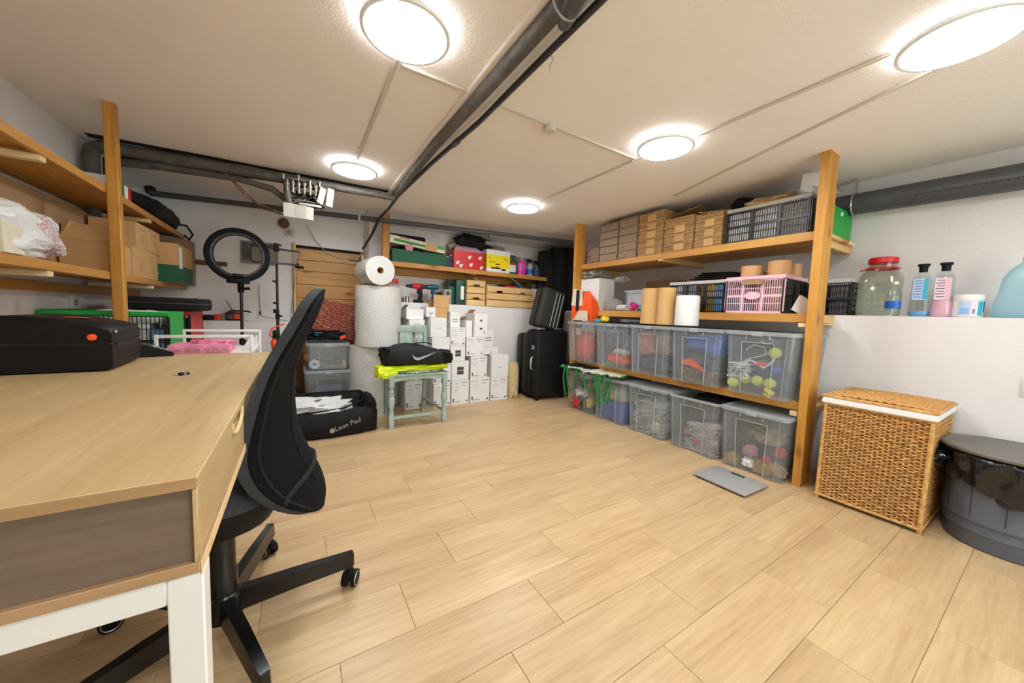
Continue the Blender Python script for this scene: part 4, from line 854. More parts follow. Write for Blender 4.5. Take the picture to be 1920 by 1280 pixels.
# ================================================================ suitcases and coats
def case(label,loc,w,d,h,m,rot=None,rz=0,ribs=0,wheels=True,handle=True,r=.05):
    t=thing('suitcase',label,'suitcase',loc,rz,rot=rot); z0=.035 if wheels else 0
    part('shell',MB().rbox(-w/2,w/2,-d/2,-.006,z0,h,r,4).rbox(-w/2,w/2,.006,d/2,z0,h,r,4),m,t)
    part('frame_band',MB().rbox(-w/2+.008,w/2-.008,-.010,.010,z0+.008,h-.008,r*.18,2),'black_metal',t)
    if ribs:
        for i in range(ribs): part('rib',MB().rbox(-w/2+.17+.05*i,-w/2+.180+.05*i,-d/2-.006,-d/2+.02,z0+.03,h-.03,.004,2),'print_light',t)
    else:
        for x in(-.12,.14): part('rib',MB().rbox(x-.004,x+.004,-d/2-.003,-d/2+.01,z0+.06,h-.05,.002,1),m,t)
    if handle:
        part('handle',MB().tube([(-w/2,-.05,h*.62),(-w/2-.025,-.05,h*.6),(-w/2-.025,-.05,h*.46),(-w/2,-.05,h*.44)],.009,8),'steel',t,'silver carrying handle')
        part('latch',MB().rbox(-w/2-.006,-w/2+.005,-.07,-.03,h*.72,h*.78,.002,1),'steel',t)
        part('latch',MB().rbox(-w/2-.008,-w/2+.005,-.03,-.0,h*.49,h*.58,.002,1),'steel',t)
    if wheels:
        for x in(-w/2+.05,w/2-.05):
            for y in(-d/2+.04,d/2-.04): part('wheel',MB().cyl((x,y-.012,.022),(x,y+.012,.022),.022,12),'black_plastic',t)
    return t
case('large black hard suitcase with a silver side handle, standing next to the bins',(2.49,3.235,0),.46,.25,.805,'suitcase')
case('dark grey suitcase standing right behind the black one',(2.52,3.485,0),.47,.22,.75,'suitcase_grey',handle=False,r=.07)
case('smaller dark suitcase with pale ribs, tilted on top of the big black one',(2.45,3.28,.818),.32,.2,.46,'suitcase_grey',rot=(0,.24,0),ribs=3,wheels=False,handle=False,r=.035)
t=thing('luggage_lock','silver combination lock hardware on top of the black suitcase','lock',(2.33,3.14,.806)); part('lock_body',MB().rbox(-.05,.04,-.02,.02,0,.025,.004).tube([(-.06,0,.01),(-.075,0,.03),(-.04,0,.04)],.004,6),'steel',t)
t=thing('case_handle','chrome grip on the right of the black suitcase top','handle',(2.58,3.16,.806)); part('grip',MB().rbox(-.05,.05,-.012,.012,0.0,.02,.008),'steel',t)
for i,(x,y,w_,z0,z1,lab) in enumerate([(2.78,3.72,.10,.85,1.80,'left black coat hanging in the dark back corner'),(2.93,3.66,.11,.75,1.85,'middle black coat hanging in the dark back corner'),(3.08,3.6,.10,.7,1.86,'right black coat hanging in the dark back corner')]):
    t=thing('coat',lab,'coat',(x,y,z0),group='black coats in the far corner'); h=z1-z0
    lo=[]
    for k in range(12):
        q=k/11; rr=[.95,1,1.05,1.05,1,1.05,1.05,1.1,1.1,1.05,1.0,.85][k]
        lo.append([(w_*rr*math.cos(a)*(1+.12*math.sin(5*a+i)),.12*rr*math.sin(a)*(1+.1*math.cos(4*a)),h*q) for a in [2*PI*j/24 for j in range(24)]])
    part('coat_body',MB().loft(lo),'black_fabric',t,ang=70); part('sleeve',MB().tube([(-w_*.9,-.03,h*.85),(-w_*1.1,-.05,h*.5),(-w_*.95,-.06,h*.28)],[.035,.045,.035],10),'black_bag',t)
    part('hanger',MB().tube([(0,0,h),(0,0,h+.04),(.02,0,h+.05),(.02,0,h+.03)],.003,6),'steel',t)
# ================================================================ back shelf
bs=thing('wall_shelf','pine shelf on brackets high on the back wall, loaded with boxes and bottles','shelf',(1.70,3.6,1.45))
for i in range(3): part('board',MB().rbox(-.96,1.02,.0+.098*i,.092+.098*i,-.026,0,.002,1),'pine_x',bs)
part('front_lip',MB().rbox(-.96,1.02,-.014,-.001,-.048,-.001,.003,1),'pine_x',bs)
part('wall_ledger',MB().rbox(-.96,1.02,.27,.295,-.11,-.0275,.003,1),'pine_x',bs)
part('cross_brace',MB().rbox(.0,.03,.0,.27,-.055,-.0275,.002,1),'pine_light',bs)
t=thing('shelf_post','short pine post at the left end of the back shelf','post',(.77,3.70,1.052)); part('post',MB().rbox(-.04,.028,-.02,.02,0,.86,.003,1),'pine_post',t); part('wire_loop',MB().tube([(-.02,-.024,.33),(-.04,-.026,.37),(.0,-.026,.4),(.02,-.024,.36)],.002,5),'black_metal',t)
ZS=1.4505
t=thing('green_tray','long green open box of garden bits on the back shelf','box',(1.10,3.74,ZS)); part('box_body',MB().box(-.285,.285,-.105,-.1,0,.13).box(-.285,.285,.1,.105,0,.13).box(-.285,-.28,-.1,.1,0,.13).box(.28,.285,-.1,.1,0,.13).box(-.28,.28,-.1,.1,0,.005),'green_print',t)
t=thing('garden_box','tilted long carton with a green leafy print on top of the green tray','box',(1.08,3.71,ZS+.205),rot=(0,.09,0)); part('box_body',MB().rbox(-.29,.29,-.07,.07,-.04,.035,.003),'cream',t); part('green_stripe',MB().box(-.25,.1,-.0715,-.07,-.02,.005).box(.12,.285,-.0715,-.07,-.005,.03),'green_dark',t,'green printed stripe'); part('kraft_label',MB().rbox(.07,.20,-.074,-.0715,-.045,.03,.001,1),'kraft',t); part('lettering',MB().box(-.2,-.1,-.0715,-.07,.018,.026),'red',t)
t=thing('black_pouch','black pouch lying at the back on top of the leafy carton','bag',(1.0,3.80,ZS+.245)); part('pouch_body',MB().rbox(-.2,.19,-.05,.05,0,.06,.02,3),'black_fabric',t)
solo('gardening_bits',MB().lump(-.1,0,.0,.18,.08,.05,.5,5,3,3).lump(.15,0,-.01,.1,.08,.04,.5,5,6,3),'black_bag','dark tools and gloves filling the green tray','tools',(1.12,3.73,ZS+.12))
solo('glove',MB().lump(0,0,0,.04,.02,.03,.4,4,3,3),'cloth_pink','pale pink glove hanging over the front of the green tray','glove',(.98,3.63,ZS+.155))
def bottle(name,label,cat,loc,prof,mats,n=20,oval=1.0,rz=0,group=None,parts=()):
    t=thing(name,label,cat,loc,rz,group=group)
    for nm,pr,m in parts:
        mb=MB(); mb.lathe(pr,n); mb.v=[(x,y*oval,z) for x,y,z in mb.v]; part(nm,mb,m,t)
    return t
for i,(x,h,m) in enumerate([(1.405,.12,'print_dark'),(1.44,.14,'blue_dark'),(1.405,.10,'red')]):
    bottle('spray_can',['small grey can beside the red box','dark blue can beside the red box','small red can behind the grey one'][i],'can',(x,3.66+.05*(i==2),ZS),None,None,parts=[('can_body',[(.016,0),(.017,.004),(.017,h-.02),(.012,h-.008)],m),('cap',[(.010,h-.008),(.010,h)],'box_white')],group='small cans on the back shelf')
t=thing('gift_box','red box with white birds and an open pink lid on the back shelf','box',(1.645,3.73,ZS)); part('box_body',MB().rbox(-.185,.185,-.11,.11,0,.195,.002,1),'red',t)
part('lid_flap',MB().loft([[(-.185,-.11,.196),(.185,-.11,.196),(.11,.03,.29),(-.09,.03,.29)],[(-.185,-.108,.196),(.185,-.108,.196),(.11,.032,.29),(-.09,.032,.29)]]),'pink',t,'pale pink inner flap')
mb=MB(); 
for bx,bz in((-.14,.06),(-.0,.13),(.13,.135),(-.1,.03),(.15,.03),(.02,.05)): part('printed_bird',MB().at(bx,-.1105,bz,PI/2).lathe([(.018,0),(.018,.0008)],10).at(bx+.016,-.1105,bz+.014,PI/2).lathe([(.010,0),(.010,.0008)],8),'box_white',t)
t=thing('yellow_box','yellow and white carton with a raised white flap on the back shelf','box',(2.02,3.73,ZS)); part('box_body',MB().rbox(-.155,.155,-.11,.11,0,.255,.002,1),'box_white',t); part('yellow_print',MB().box(-.1565,.15,-.1115,-.11,.05,.2).box(-.1565,-.155,-.11,.1,.05,.2),'yellow',t,'bright yellow printed panel')
part('lid_flap',MB().loft([[(-.155,.0,.256),(.155,.0,.256),(.20,.12,.345),(-.12,.12,.365)],[(-.155,.003,.256),(.155,.003,.256),(.20,.123,.345),(-.12,.123,.365)]]),'tag_white',t)
text('lettering','5',.05,'print_dark',t,(-.13,-.112,.14),(PI/2,0,0)); text('lettering','MC2',.03,'print_dark',t,(.07,-.112,.15),(PI/2,0,0)); dashes(t,'-y',-.1115,[(-.12,-.04,.115,.12),(-.12,-.05,.104,.108),(-.04,.02,.085,.10)],'brown'); dashes(t,'-y',-.1116,[(-.10,.03,.04,.055),(.04,.10,.025,.045),(-.03,.0,.055,.062)],'black_plastic','printed_tool')
t=thing('jug','dark green jug with a grey top and a white label on the back shelf','jug',(2.235,3.70,ZS))
part('body',MB().rbox(-.068,.068,-.04,.04,0,.17,.015,3),'green_print',t); part('top',MB().rbox(-.062,.062,-.038,.038,.165,.235,.02,3),'pipe_grey',t); part('handle_gap',MB().box(-.025,.02,-.0395,-.038,.20,.212),'dark_recess',t); part('label',MB().box(-.045,.05,-.0412,-.04,.03,.115),'box_white',t); part('label_red',MB().box(-.03,.045,-.0414,-.04,.118,.14),'red',t)
bottle('detergent_bottle','bright pink bottle with a thin white nozzle on the back shelf','bottle',(2.38,3.67,ZS),0,0,oval=.6,parts=[('body',[(.055,0),(.060,.01),(.060,.13),(.052,.165),(.025,.185),(.014,.19)],'pink_bottle'),('nozzle',[(.010,.19),(.008,.21),(.004,.235)],'box_white'),('label',[(.0605,.02),(.0608,.05),(.0605,.06)],'magenta')])
def spray(label,x,y,z,h,m,m2,rz=0,group=None,label_m='blue'):
    t=thing('spray_bottle',label,'spray bottle',(x,y,z),rz,group=group)
    part('body',MB().lathe([(.036,0),(.040,.006),(.040,h*.5),(.028,h*.68),(.013,h*.78)],18),m,t); part('label',MB().lathe([(.0405,h*.12),(.0405,h*.42)],18,cap=False),label_m,t)
    part('trigger_head',MB().lathe([(.014,h*.77),(.014,h*.85)],12).rbox(-.045,.022,-.011,.011,h*.85,h,.005).cyl((-.03,0,h*.86),(-.036,0,h*.68),.004,6).cyl((-.045,0,h*.93),(-.055,0,h*.93),.006,8),m2,t)
    return t
spray('grey spray bottle with a blue label beside the pink bottle',2.50,3.67,ZS,.21,'pipe_frame','black_plastic')
spray('grey spray bottle at the right end of the back shelf',2.60,3.67,ZS,.20,'pipe_grey','black_plastic',label_m='blue_dark')
t=thing('tray','beige plastic tray leaning upright behind the spray bottles','tray',(2.54,3.84,ZS)); part('tray_body',MB().rbox(-.12,.12,-.01,.01,0,.255,.005),'tag_white',t)
t=thing('black_sack','black sack slumped against the wall above the red box','bag',(1.72,3.83,ZS+.20)); part('sack_body',MB().lump(.03,-.05,.12,.23,.08,.085,.3,3,5,4),'black_bag',t)
part('support_block',MB().rbox(-.1,.1,0,.06,-.195,.04,.01),'black_plastic',t)
t=thing('shoes','pale trainer lying on the black sack','shoe',(1.95,3.70,ZS+.335),.2); part('shoe_body',MB().lump(0,0,0,.08,.03,.025,.25,3,2,3),'tag_white',t)
t=thing('rolled_cloth','rolled beige cloths heaped on the red box','cloth',(1.66,3.82,ZS+.27)); part('cloth_roll',MB().tube([(-.2,-.02,-.03),(-.1,-.03,.01),(0,-.03,.02)],.035,10).tube([(.02,-.03,.03),(.10,-.04,.03),(.17,-.05,-.04)],.03,10),'cloth_tan',t,)
# ================================================================ back ledge
ZL2=1.0525
t=thing('oil_can','grey tin with dark lid at the left end of the back ledge','tin',(.99,3.73,ZL2)); part('tin_body',MB().lathe([(.022,0),(.022,.06),(.018,.065)],16),'steel',t)
t=thing('paint_tin','small dark tin on the back ledge behind the bubble wrap','tin',(.94,3.72,ZL2)); part('tin_body',MB().lathe([(.02,0),(.02,.05)],16),'pipe_grey',t)
spray('small clear spray bottle with a red trigger behind the bubble wrap',.885,3.75,ZL2,.24,'bottle_clear','red',label_m='box_white')
def drill(name,label,loc,m,m2,rz=0,s=1.0,batt=True):
    t=thing(name,label,'drill',loc,rz)
    part('motor_housing',MB().tube([(-.05*s,0,.175*s),(.0,0,.178*s),(.06*s,0,.178*s),(.085*s,0,.172*s)],[.024*s,.029*s,.031*s,.022*s],14),m,t)
    part('chuck',MB().tube([(-.115*s,0,.174*s),(-.06*s,0,.174*s),(-.05*s,0,.174*s)],[.013*s,.019*s,.022*s],12),'black_metal',t)
    part('grip',MB().loft([[(x-.02*s,-.015*s,z),(x+.02*s,-.015*s,z),(x+.02*s,.015*s,z),(x-.02*s,.015*s,z)] for x,z in ((.03*s,.03*s),(.04*s,.09*s),(.028*s,.16*s))]),m2,t)
    part('trigger',MB().rbox(-.0,.012*s,-.008*s,.008*s,.10*s,.145*s,.004),'black_plastic',t)
    part('battery',MB().rbox(-.035*s,.065*s,-.03*s,.03*s,0,.035*s,.006),m2 if not batt else 'red',t)
    return t
drill('cordless_drill','red and black drill on the back ledge, left of the blue one',(1.10,3.75,ZL2),'red','black_plastic',s=1.0,batt=False)
drill('cordless_drill','blue cordless drill with a red battery foot on the back ledge',(1.245,3.72,ZL2),'bosch','bosch')
t=thing('charger','white charger box with a yellow display on the back ledge','charger',(1.425,3.71,ZL2)); part('charger_body',MB().rbox(-.045,.045,-.03,.03,0,.165,.008),'tag_white',t); part('display',MB().rbox(-.02,.022,-.0315,-.03,.10,.14,.001,1),'print_dark',t); part('yellow_band',MB().box(-.022,.024,-.0312,-.03,.082,.096),'yellow',t)
solo('tool_heap',MB().lump(0,0,.05,.05,.05,.08,.6,5,3,3,0),'brown','brown heap of string and tools behind the white charger','tools',(1.37,3.83,ZL2))
t=thing('tool_case','dark green upright tool case with a white label strip','tool case',(1.53,3.76,ZL2)); part('case_body',MB().rbox(-.10,-.015,-.07,.07,0,.27,.015,3).rbox(-.012,.10,-.085,.085,0,.285,.015,3),'green_tool',t); part('label',MB().box(.045,.085,-.0865,-.085,.06,.21),'box_white',t); part('latch',MB().rbox(-.09,-.03,-.078,-.07,.2,.26,.004),'black_plastic',t)
def wcrate(label,loc,w,d,h,n,notch=1,parts_=2):
    t=thing('wooden_crate',label,'crate',loc)
    part('bottom',MB().box(-w/2,w/2,-d/2,d/2,0,.008),'pine_light',t)
    for x in(-w/2+.01,w/2-.01):
        for y in(-d/2+.018,d/2-.018): part('corner_post',MB().box(x-.009,x+.009,y-.009,y+.009,.008,h-.004),'pine_light',t)
    sh=h/n
    for i in range(n):
        a=sh*i+.002; b=sh*(i+1)-.007
        for s in(-1,1):
            y0,y1=(-d/2-.001,-d/2+.008) if s<0 else (d/2-.008,d/2)
            if i==n-1 and s<0 and notch:
                mb=MB(); xs=[-w/2]+sum([[c-.04,c+.04] for c in ([0] if notch==1 else [-w/4,w/4])],[])+[w/2]
                mb.box(-w/2,w/2,y0,y1,a+.0,b-.02) if False else None
                mb.box(-w/2,w/2,y0,y1,a+.022,b)
                for q in range(0,len(xs),2): mb.box(xs[q],xs[q+1],y0,y1,a,a+.022)
                part('slat',mb,'pine_light',t)
            else: part('slat',MB().rbox(-w/2,w/2,y0,y1,a,b,.001,1),'pine_light',t)
        for s in(-1,1):
            x0,x1=(-w/2,-w/2+.0008) if s<0 else (w/2-.0008,w/2)
            part('slat',MB().box(x0-.004*(s<0),x1+.004*(s>0),-d/2+.009,d/2-.009,a,b),'pine_light',t)
    return t
wcrate('small wooden crate at the bottom of the stack beside the green tool case',(1.755,3.745,ZL2),.225,.20,.14,2)
wcrate('small wooden crate stacked on top beside the green tool case',(1.755,3.745,ZL2+.142),.225,.20,.15,2)
wcrate('long wooden slatted crate on the back ledge left of the suitcases',(2.22,3.75,ZL2),.66,.23,.245,3,notch=2)
solo('wrapped_sweets',MB().lump(0,0,.015,.035,.02,.018,.4,4,2,2),'cloth_pink','small pink and white wrapper on the stacked wooden crates','wrapper',(1.76,3.70,ZL2+.295))
solo('pump_hose',MB().lump(0,0,.0,.09,.06,.05,.3,3,2,3),'black_plastic','black hoses heaped in the long wooden crate','hose',(2.18,3.76,ZL2+.22))
solo('red_pouch',MB().lump(0,0,.0,.07,.05,.03,.3,3,3,3),'red','red pouch sticking out of the long wooden crate','pouch',(2.22,3.70,ZL2+.235))
t=thing('blue_strap','bright blue strap draped over the long wooden crate','strap',(2.26,3.66,ZL2+.32)); part('strap',MB().tube([(-.06,0,.05),(-.02,-.01,.02),(.03,-.01,-.01),(.09,0,-.05),(.13,.02,-.07)],.014,6,flat=.5),'light_blue',t)
solo('green_netting',MB().tangle(-.12,.14,-.06,.06,-.03,.06,16,.006,8,5,10),'pine_green','dark green netting spilling from the long wooden crate','net',(2.42,3.74,ZL2+.26),kind='stuff')
t=thing('white_bin','white plastic box standing between the long crate and the coats','box',(2.62,3.76,ZL2)); part('box_body',MB().rbox(-.06,.08,-.09,.09,0,.25,.01),'box_white',t)
solo('wire_bits',MB().tangle(-.05,.08,-.05,.05,0,.05,9,.004,3,5,10),'silver','pale wires heaped on the white plastic box','wires',(2.62,3.74,ZL2+.25),kind='stuff')
# ================================================================ right hand shelving
sh=thing('storage_shelf','large pine shelving unit with two posts and three boards along the right wall','shelf',(2.6,1.8,0))
def rp(x): return x-2.6
def ry_(y): return y-1.8
def post(b,tp,y0,y1,w):
    part('post',MB().loft([[(rp(x),ry_(y0),z),(rp(x+w),ry_(y0),z),(rp(x+w),ry_(y1),z),(rp(x),ry_(y1),z)] for x,z in ((b,0),(tp,ZC))]),'pine_post',sh,smooth=False)
post(2.553,2.493,.785,.828,.128); post(2.515,2.485,2.80,2.842,.115)
for z,x1,n in ((1.517,3.17,6),(1.036,2.975,4),(.507,2.97,4)):
    xw=(x1-2.585)/n
    for i in range(n): part('board',MB().rbox(rp(2.585+xw*i+.001),rp(2.585+xw*(i+1)-.001),ry_(.835),ry_(2.86),z-.022,z,.0015,1),'pine',sh)
    part('front_lip',MB().rbox(rp(2.562),rp(2.582),ry_(.832),ry_(2.80),z-.055,z-.001,.003,1),'pine',sh)
    for y in (.835,1.83,2.80): 
        part('cross_beam',MB().rbox(rp(2.64 if y<1 else 2.585),rp(x1),ry_(y-.0),ry_(y+.035),z-.066,z-.0225,.002,1),'pine_light',sh)
part('batten_end',MB().box(rp(2.545),rp(2.585),ry_(1.83),ry_(1.86),1.452,1.462),'pine_cut',sh)
part('batten_end',MB().rbox(rp(2.54),rp(2.561),ry_(.833),ry_(.87),.955,.98,.002,1),'pine_cut',sh); part('batten_end',MB().rbox(rp(2.54),rp(2.561),ry_(.833),ry_(.87),.42,.45,.002,1),'pine_cut',sh)
for z in (1.03,.47):
    part('end_bracket',MB().rbox(rp(2.69),rp(2.86),ry_(.80),ry_(.833),z-.045,z,.002,1),'pine_light',sh)
for i,c in enumerate(('pine_cut','pine_light','pine','pine_cut')): part('board_end',MB().rbox(rp(2.70+.11*i),rp(2.805+.11*i),ry_(.812),ry_(.834),1.497,1.517,.0015,1),c,sh)
mb=MB()
for z in(.47,.44,1.01): mb.at(rp(2.60),ry_(.785),z,PI/2).lathe([(.004,0),(.004,.0015)],8)
part('screws',mb,'black_metal',sh)
# ---------------------------------------------------------------- bins
BX=2.712; BD=.525
lab_top=['far left clear bin of the upper row with orange packs inside','second clear bin of the upper row with a red and white bundle','middle clear bin of the upper row with dull pink and grey clothes','fourth clear bin of the upper row with blue clothes and an orange wedge','clear upper bin next to the front post, full of tennis balls and shoes']
lab_bot=['far left clear bin on the floor with red, green and white decorations','second clear bin on the floor with a blue box and pale cloth','middle clear bin on the floor stuffed with tangled grey wires','fourth clear bin on the floor, lidless, with wires and red balls','clear bin on the floor nearest the post, with christmas figures']
CT=[2.645,2.238,1.835,1.442,1.035]; CB=[2.640,2.235,1.825,1.425,1.035]
for i in range(5):
    storage_box(lab_top[i],(BX-.008,CT[i],.507),.380,BD,.412,lid=True,group='clear bins of the upper row')
    storage_box(lab_bot[i],(BX+.002,CB[i],0),.380,BD-.01,.412,lid=(i not in(3,)),group='clear bins on the floor')
def lump(name,label,cat,loc,r,m,amp=.3,fr=3,seed=1,sub=3,rz=0):
    return solo(name,MB().lump(0,0,r[2],*r,amp,fr,seed,sub,0.0),m,label,cat,loc,rz)
z0=.517
# A
lump('orange_pack','orange packs stacked in the far left upper bin','packet',(2.57,2.66,z0),(.07,.11,.15),'orange_red',.2,3,1)
solo('cream_label',MB().rbox(-.002,.002,-.035,.035,0,.07,.001,1),'cream','cream label on the orange packs in the far left bin','label',(2.482,2.70,.78),rot=(0,0,0))
lump('pink_cloth','faded pink cloth at the right of the far left upper bin','cloth',(2.80,2.62,z0),(.11,.14,.16),'cloth_pink',.2,3,2)
# B
lump('grey_cloth','light grey clothes at the back of the second upper bin','cloth',(2.76,2.24,z0),(.15,.14,.165),'cloth_lilac',.2,3,3)
lump('red_bundle','orange red bundle in the second upper bin','cloth',(2.55,2.20,z0+.02),(.06,.11,.05),'orange_red',.35,3,4)
lump('white_fold','white fold on the red bundle in the second upper bin','cloth',(2.545,2.17,z0+.115),(.05,.08,.025),'cream',.5,4,5)
lump('dark_cloth','dark teal cloth on the bottom of the second upper bin','cloth',(2.57,2.30,z0),(.06,.07,.02),'teal',.4,4,6)
lump('grey_jacket','dull grey jacket at the top of the second upper bin','cloth',(2.60,2.30,z0+.17),(.08,.10,.09),'cloth_grey',.3,3,7)
# C
lump('pink_shirt','dull pink shirts stuffed in the middle upper bin','cloth',(2.58,1.91,z0+.15),(.08,.08,.10),'cloth_pink',.3,3,8)
lump('grey_trousers','dark grey clothes at the bottom of the middle upper bin','cloth',(2.66,1.84,z0),(.14,.13,.075),'cloth_dark',.3,3,9)
lump('tan_jumper','tan jumper at the right of the middle upper bin','cloth',(2.62,1.77,z0+.155),(.09,.075,.10),'cloth_tan',.3,3,10)
# D
lump('blue_shirt','bright blue clothes at the top of the fourth upper bin','cloth',(2.60,1.41,z0+.22),(.11,.14,.07),'blue',.35,3,11)
lump('blue_sleeve','blue sleeve bulging at the right of the fourth upper bin','cloth',(2.54,1.34,z0+.20),(.05,.055,.055),'blue',.25,3,12)
lump('dark_jeans','dark navy clothes in the middle of the fourth upper bin','cloth',(2.66,1.44,z0+.05),(.13,.14,.09),'cloth_dark',.3,3,13)
solo('orange_wedge',MB().loft([[(-.02,.09,.02),(.03,.09,.02),(.03,.09,.05),(-.02,.09,.05)],[(-.02,.03,.02),(.03,.03,.02),(.03,.03,.07),(-.02,.03,.07)],[(-.02,-.09,-.012),(.0,-.09,-.012),(.0,-.09,-.006),(-.02,-.09,-.006)]]),'orange','bright orange plastic wedge in the fourth upper bin','toy',(2.50,1.46,.62))
solo('coloured_strings',MB().tangle(-.05,.07,-.15,.15,0,.08,70,.0026,21,3,10),'string_mix','tangle of multicoloured strings at the bottom of the fourth upper bin','string',(2.55,1.44,z0+.008),kind='stuff')
# E
def ball(x,y,z,lab): 
    t=thing('tennis_ball',lab,'tennis ball',(x,y,z),group='tennis balls in the bin'); b=bmesh.new(); bmesh.ops.create_icosphere(b,subdivisions=3,radius=.033); part('felt',MB().bm(b),'tennis',t); part('seam',MB().tube([(.0333*math.cos(a)*math.cos(.45*math.sin(2*a)),.0333*math.sin(a)*math.cos(.45*math.sin(2*a)),.0333*math.sin(.45*math.sin(2*a))) for a in [2*PI*i/32 for i in range(32)]],.001,4,closed=True),'cloth_white',t)
ball(2.500,.958,.790,'tennis ball highest in the bin beside the post'); ball(2.492,1.180,.570,'tennis ball at the lower left of the bin beside the post')
ball(2.535,1.125,.600,'second tennis ball from the left in the lower line'); ball(2.535,1.055,.598,'third tennis ball from the left in the lower line'); ball(2.54,.985,.592,'rightmost tennis ball of the lower line')
lump('blue_ball','small blue ball under the top tennis ball','ball',(2.525,.945,.66),(.024,.024,.024),'blue',.02)
lump('net_shoe','black shoe with white speckled mesh at the top of the tennis bin','shoe',(2.62,1.07,.73),(.10,.12,.075),'cloth_dark',.3,3,14)
lump('dark_skates','dark skates filling the bottom of the tennis bin','skates',(2.68,1.03,z0),(.12,.15,.085),'blue_dark',.3,3,15)
solo('white_laces',MB().tangle(-.03,.04,-.06,.06,0,.09,26,.003,31,4,10),'cloth_white','knot of white laces at the left of the tennis bin','laces',(2.50,1.15,.61),kind='stuff')
solo('long_laces',MB().tube([(-.01,.10,.0),(0,.03,.06),(.0,-.0,.05),(0,-.05,.02),(.01,-.09,.06),(.02,-.1,.10)],.007,6).tube([(0,.06,.12),(0,.02,.16),(.01,-.04,.15),(.0,-.06,.11),(.01,-.02,.09),(.01,.04,.07),(0,.09,.03)],.0035,6).tube([(.0,-.02,.19),(-.0,-.06,.17),(.0,-.09,.19),(.01,-.06,.22)],.003,5),'cloth_white','looping white cords and straps across the tennis bin','cords',(2.495,1.06,.67))
lump('red_strip','red and white strap in the tennis bin','strap',(2.50,1.03,.70),(.012,.04,.012),'orange_red',.2)
solo('yellow_clip',MB().prism([(-.028,-.012),(.022,.018),(.028,-.004),(-.01,-.03)],-.01,.01,'X').prism([(.03,-.02),(.036,-.025),(-.002,-.045),(-.008,-.038)],-.01,.01,'X'),'yellow','yellow clip at the bottom of the tennis bin','clip',(2.495,.965,.555),rz=0)
lump('grey_bag','pale grey sack at the right side of the tennis bin','bag',(2.72,.93,z0+.1),(.1,.06,.15),'cloth_grey',.2,3,16)
# bottom 1..5
for i,(y,x,z,r,m,lab) in enumerate([(2.70,2.52,.012,(.05,.07,.06),'red_ball','red decoration at the left of the far floor bin'),(2.60,2.53,.012,(.05,.06,.09),'pine_green','green decoration in the far floor bin'),(2.64,2.52,.14,(.04,.09,.04),'cloth_white','white decoration across the far floor bin'),(2.53,2.53,.05,(.04,.03,.05),'yellow','yellow decoration at the right of the far floor bin'),(2.70,2.62,.15,(.09,.08,.08),'pine_green','dark green garland at the back of the far floor bin'),(2.57,2.60,.18,(.08,.07,.05),'red_ball','red garland at the top of the far floor bin')]):
    lump('decoration',lab,'decoration',(x,y,z),r,m,.45,4,20+i)
solo('blue_box',MB().rbox(-.12,.12,-.14,.15,0,.17,.01),'blue','blue box filling the lower half of the second floor bin','box',(2.64,2.23,.012))
lump('pale_cloth','pale beige cloth above the blue box in the second floor bin','cloth',(2.63,2.22,.184),(.12,.13,.07),'cream',.2,2,30)
solo('wire_tangle',MB().tangle(-.06,.16,-.145,.145,0,.26,230,.0022,41,3,12),'wire','mass of tangled grey wires in the middle floor bin','wires',(2.56,1.825,.014),kind='stuff')
lump('cable_reel','pale round cable ends low in the middle floor bin','cable',(2.52,1.76,.03),(.02,.035,.05),'cream',.4,4,31)
lump('dark_bundle','dark bundle behind the wires in the middle floor bin','cloth',(2.80,1.82,.012),(.1,.14,.13),'cloth_grey',.2,3,32)
solo('light_chain',MB().tangle(-.06,.18,-.15,.05,0,.18,130,.0022,43,3,12),'wire','tangled clear light chains on the left of the fourth floor bin','light chain',(2.56,1.45,.014),kind='stuff')
solo('pink_chain',MB().tangle(-.06,.14,-.08,.06,0,.20,120,.0022,44,3,12),'wire_pink','pinkish tangled tinsel on the right of the fourth floor bin','tinsel',(2.56,1.33,.014),kind='stuff')
for y,z,lab in ((1.49,.10,'upper red ball among the wires of the fourth floor bin'),(1.42,.05,'lower red ball among the wires of the fourth floor bin')): lump('red_ball',lab,'ball',(2.53,y,z),(.022,.022,.022),'red_ball',.05,2,1)
lump('black_cloth','black cloth lying over the open top of the fourth floor bin','cloth',(2.76,1.38,.36),(.19,.15,.022),'black_fabric',.3,3,33)
lump('grey_lining','dark grey fabric at the top of the fourth floor bin','cloth',(2.72,1.44,.21),(.13,.14,.07),'cloth_dark',.2,3,34)
for i,(y,x,z,r,m,lab) in enumerate([(1.03,2.56,.27,(.05,.05,.04),'pine_green','green wreath at the top of the nearest floor bin'),(.98,2.60,.19,(.06,.08,.05),'cloth_tan','tan hat shape in the middle of the nearest floor bin'),(1.15,2.51,.013,(.025,.04,.04),'gold','gold bauble heap at the lower left of the nearest floor bin'),(.90,2.56,.14,(.03,.03,.03),'red_ball','red bauble high at the right of the nearest floor bin'),(.95,2.50,.10,(.022,.022,.022),'red_ball','small red bauble in the middle of the nearest floor bin'),(1.05,2.52,.10,(.03,.04,.035),'cloth_pink','pinkish figure in the nearest floor bin'),(.97,2.52,.013,(.03,.06,.045),'gold','golden figure at the bottom of the nearest floor bin'),(1.05,2.51,.03,(.03,.035,.03),'cloth_white','white figure at the bottom of the nearest floor bin'),(.91,2.55,.013,(.03,.05,.04),'cloth_tan','tan figure at the bottom right of the nearest floor bin'),(1.0,2.72,.013,(.08,.13,.12),'cloth_dark','dark shape at the back of the nearest floor bin')]):
    lump('decoration',lab,'decoration',(x,y,z),r,m,.4,5,50+i)
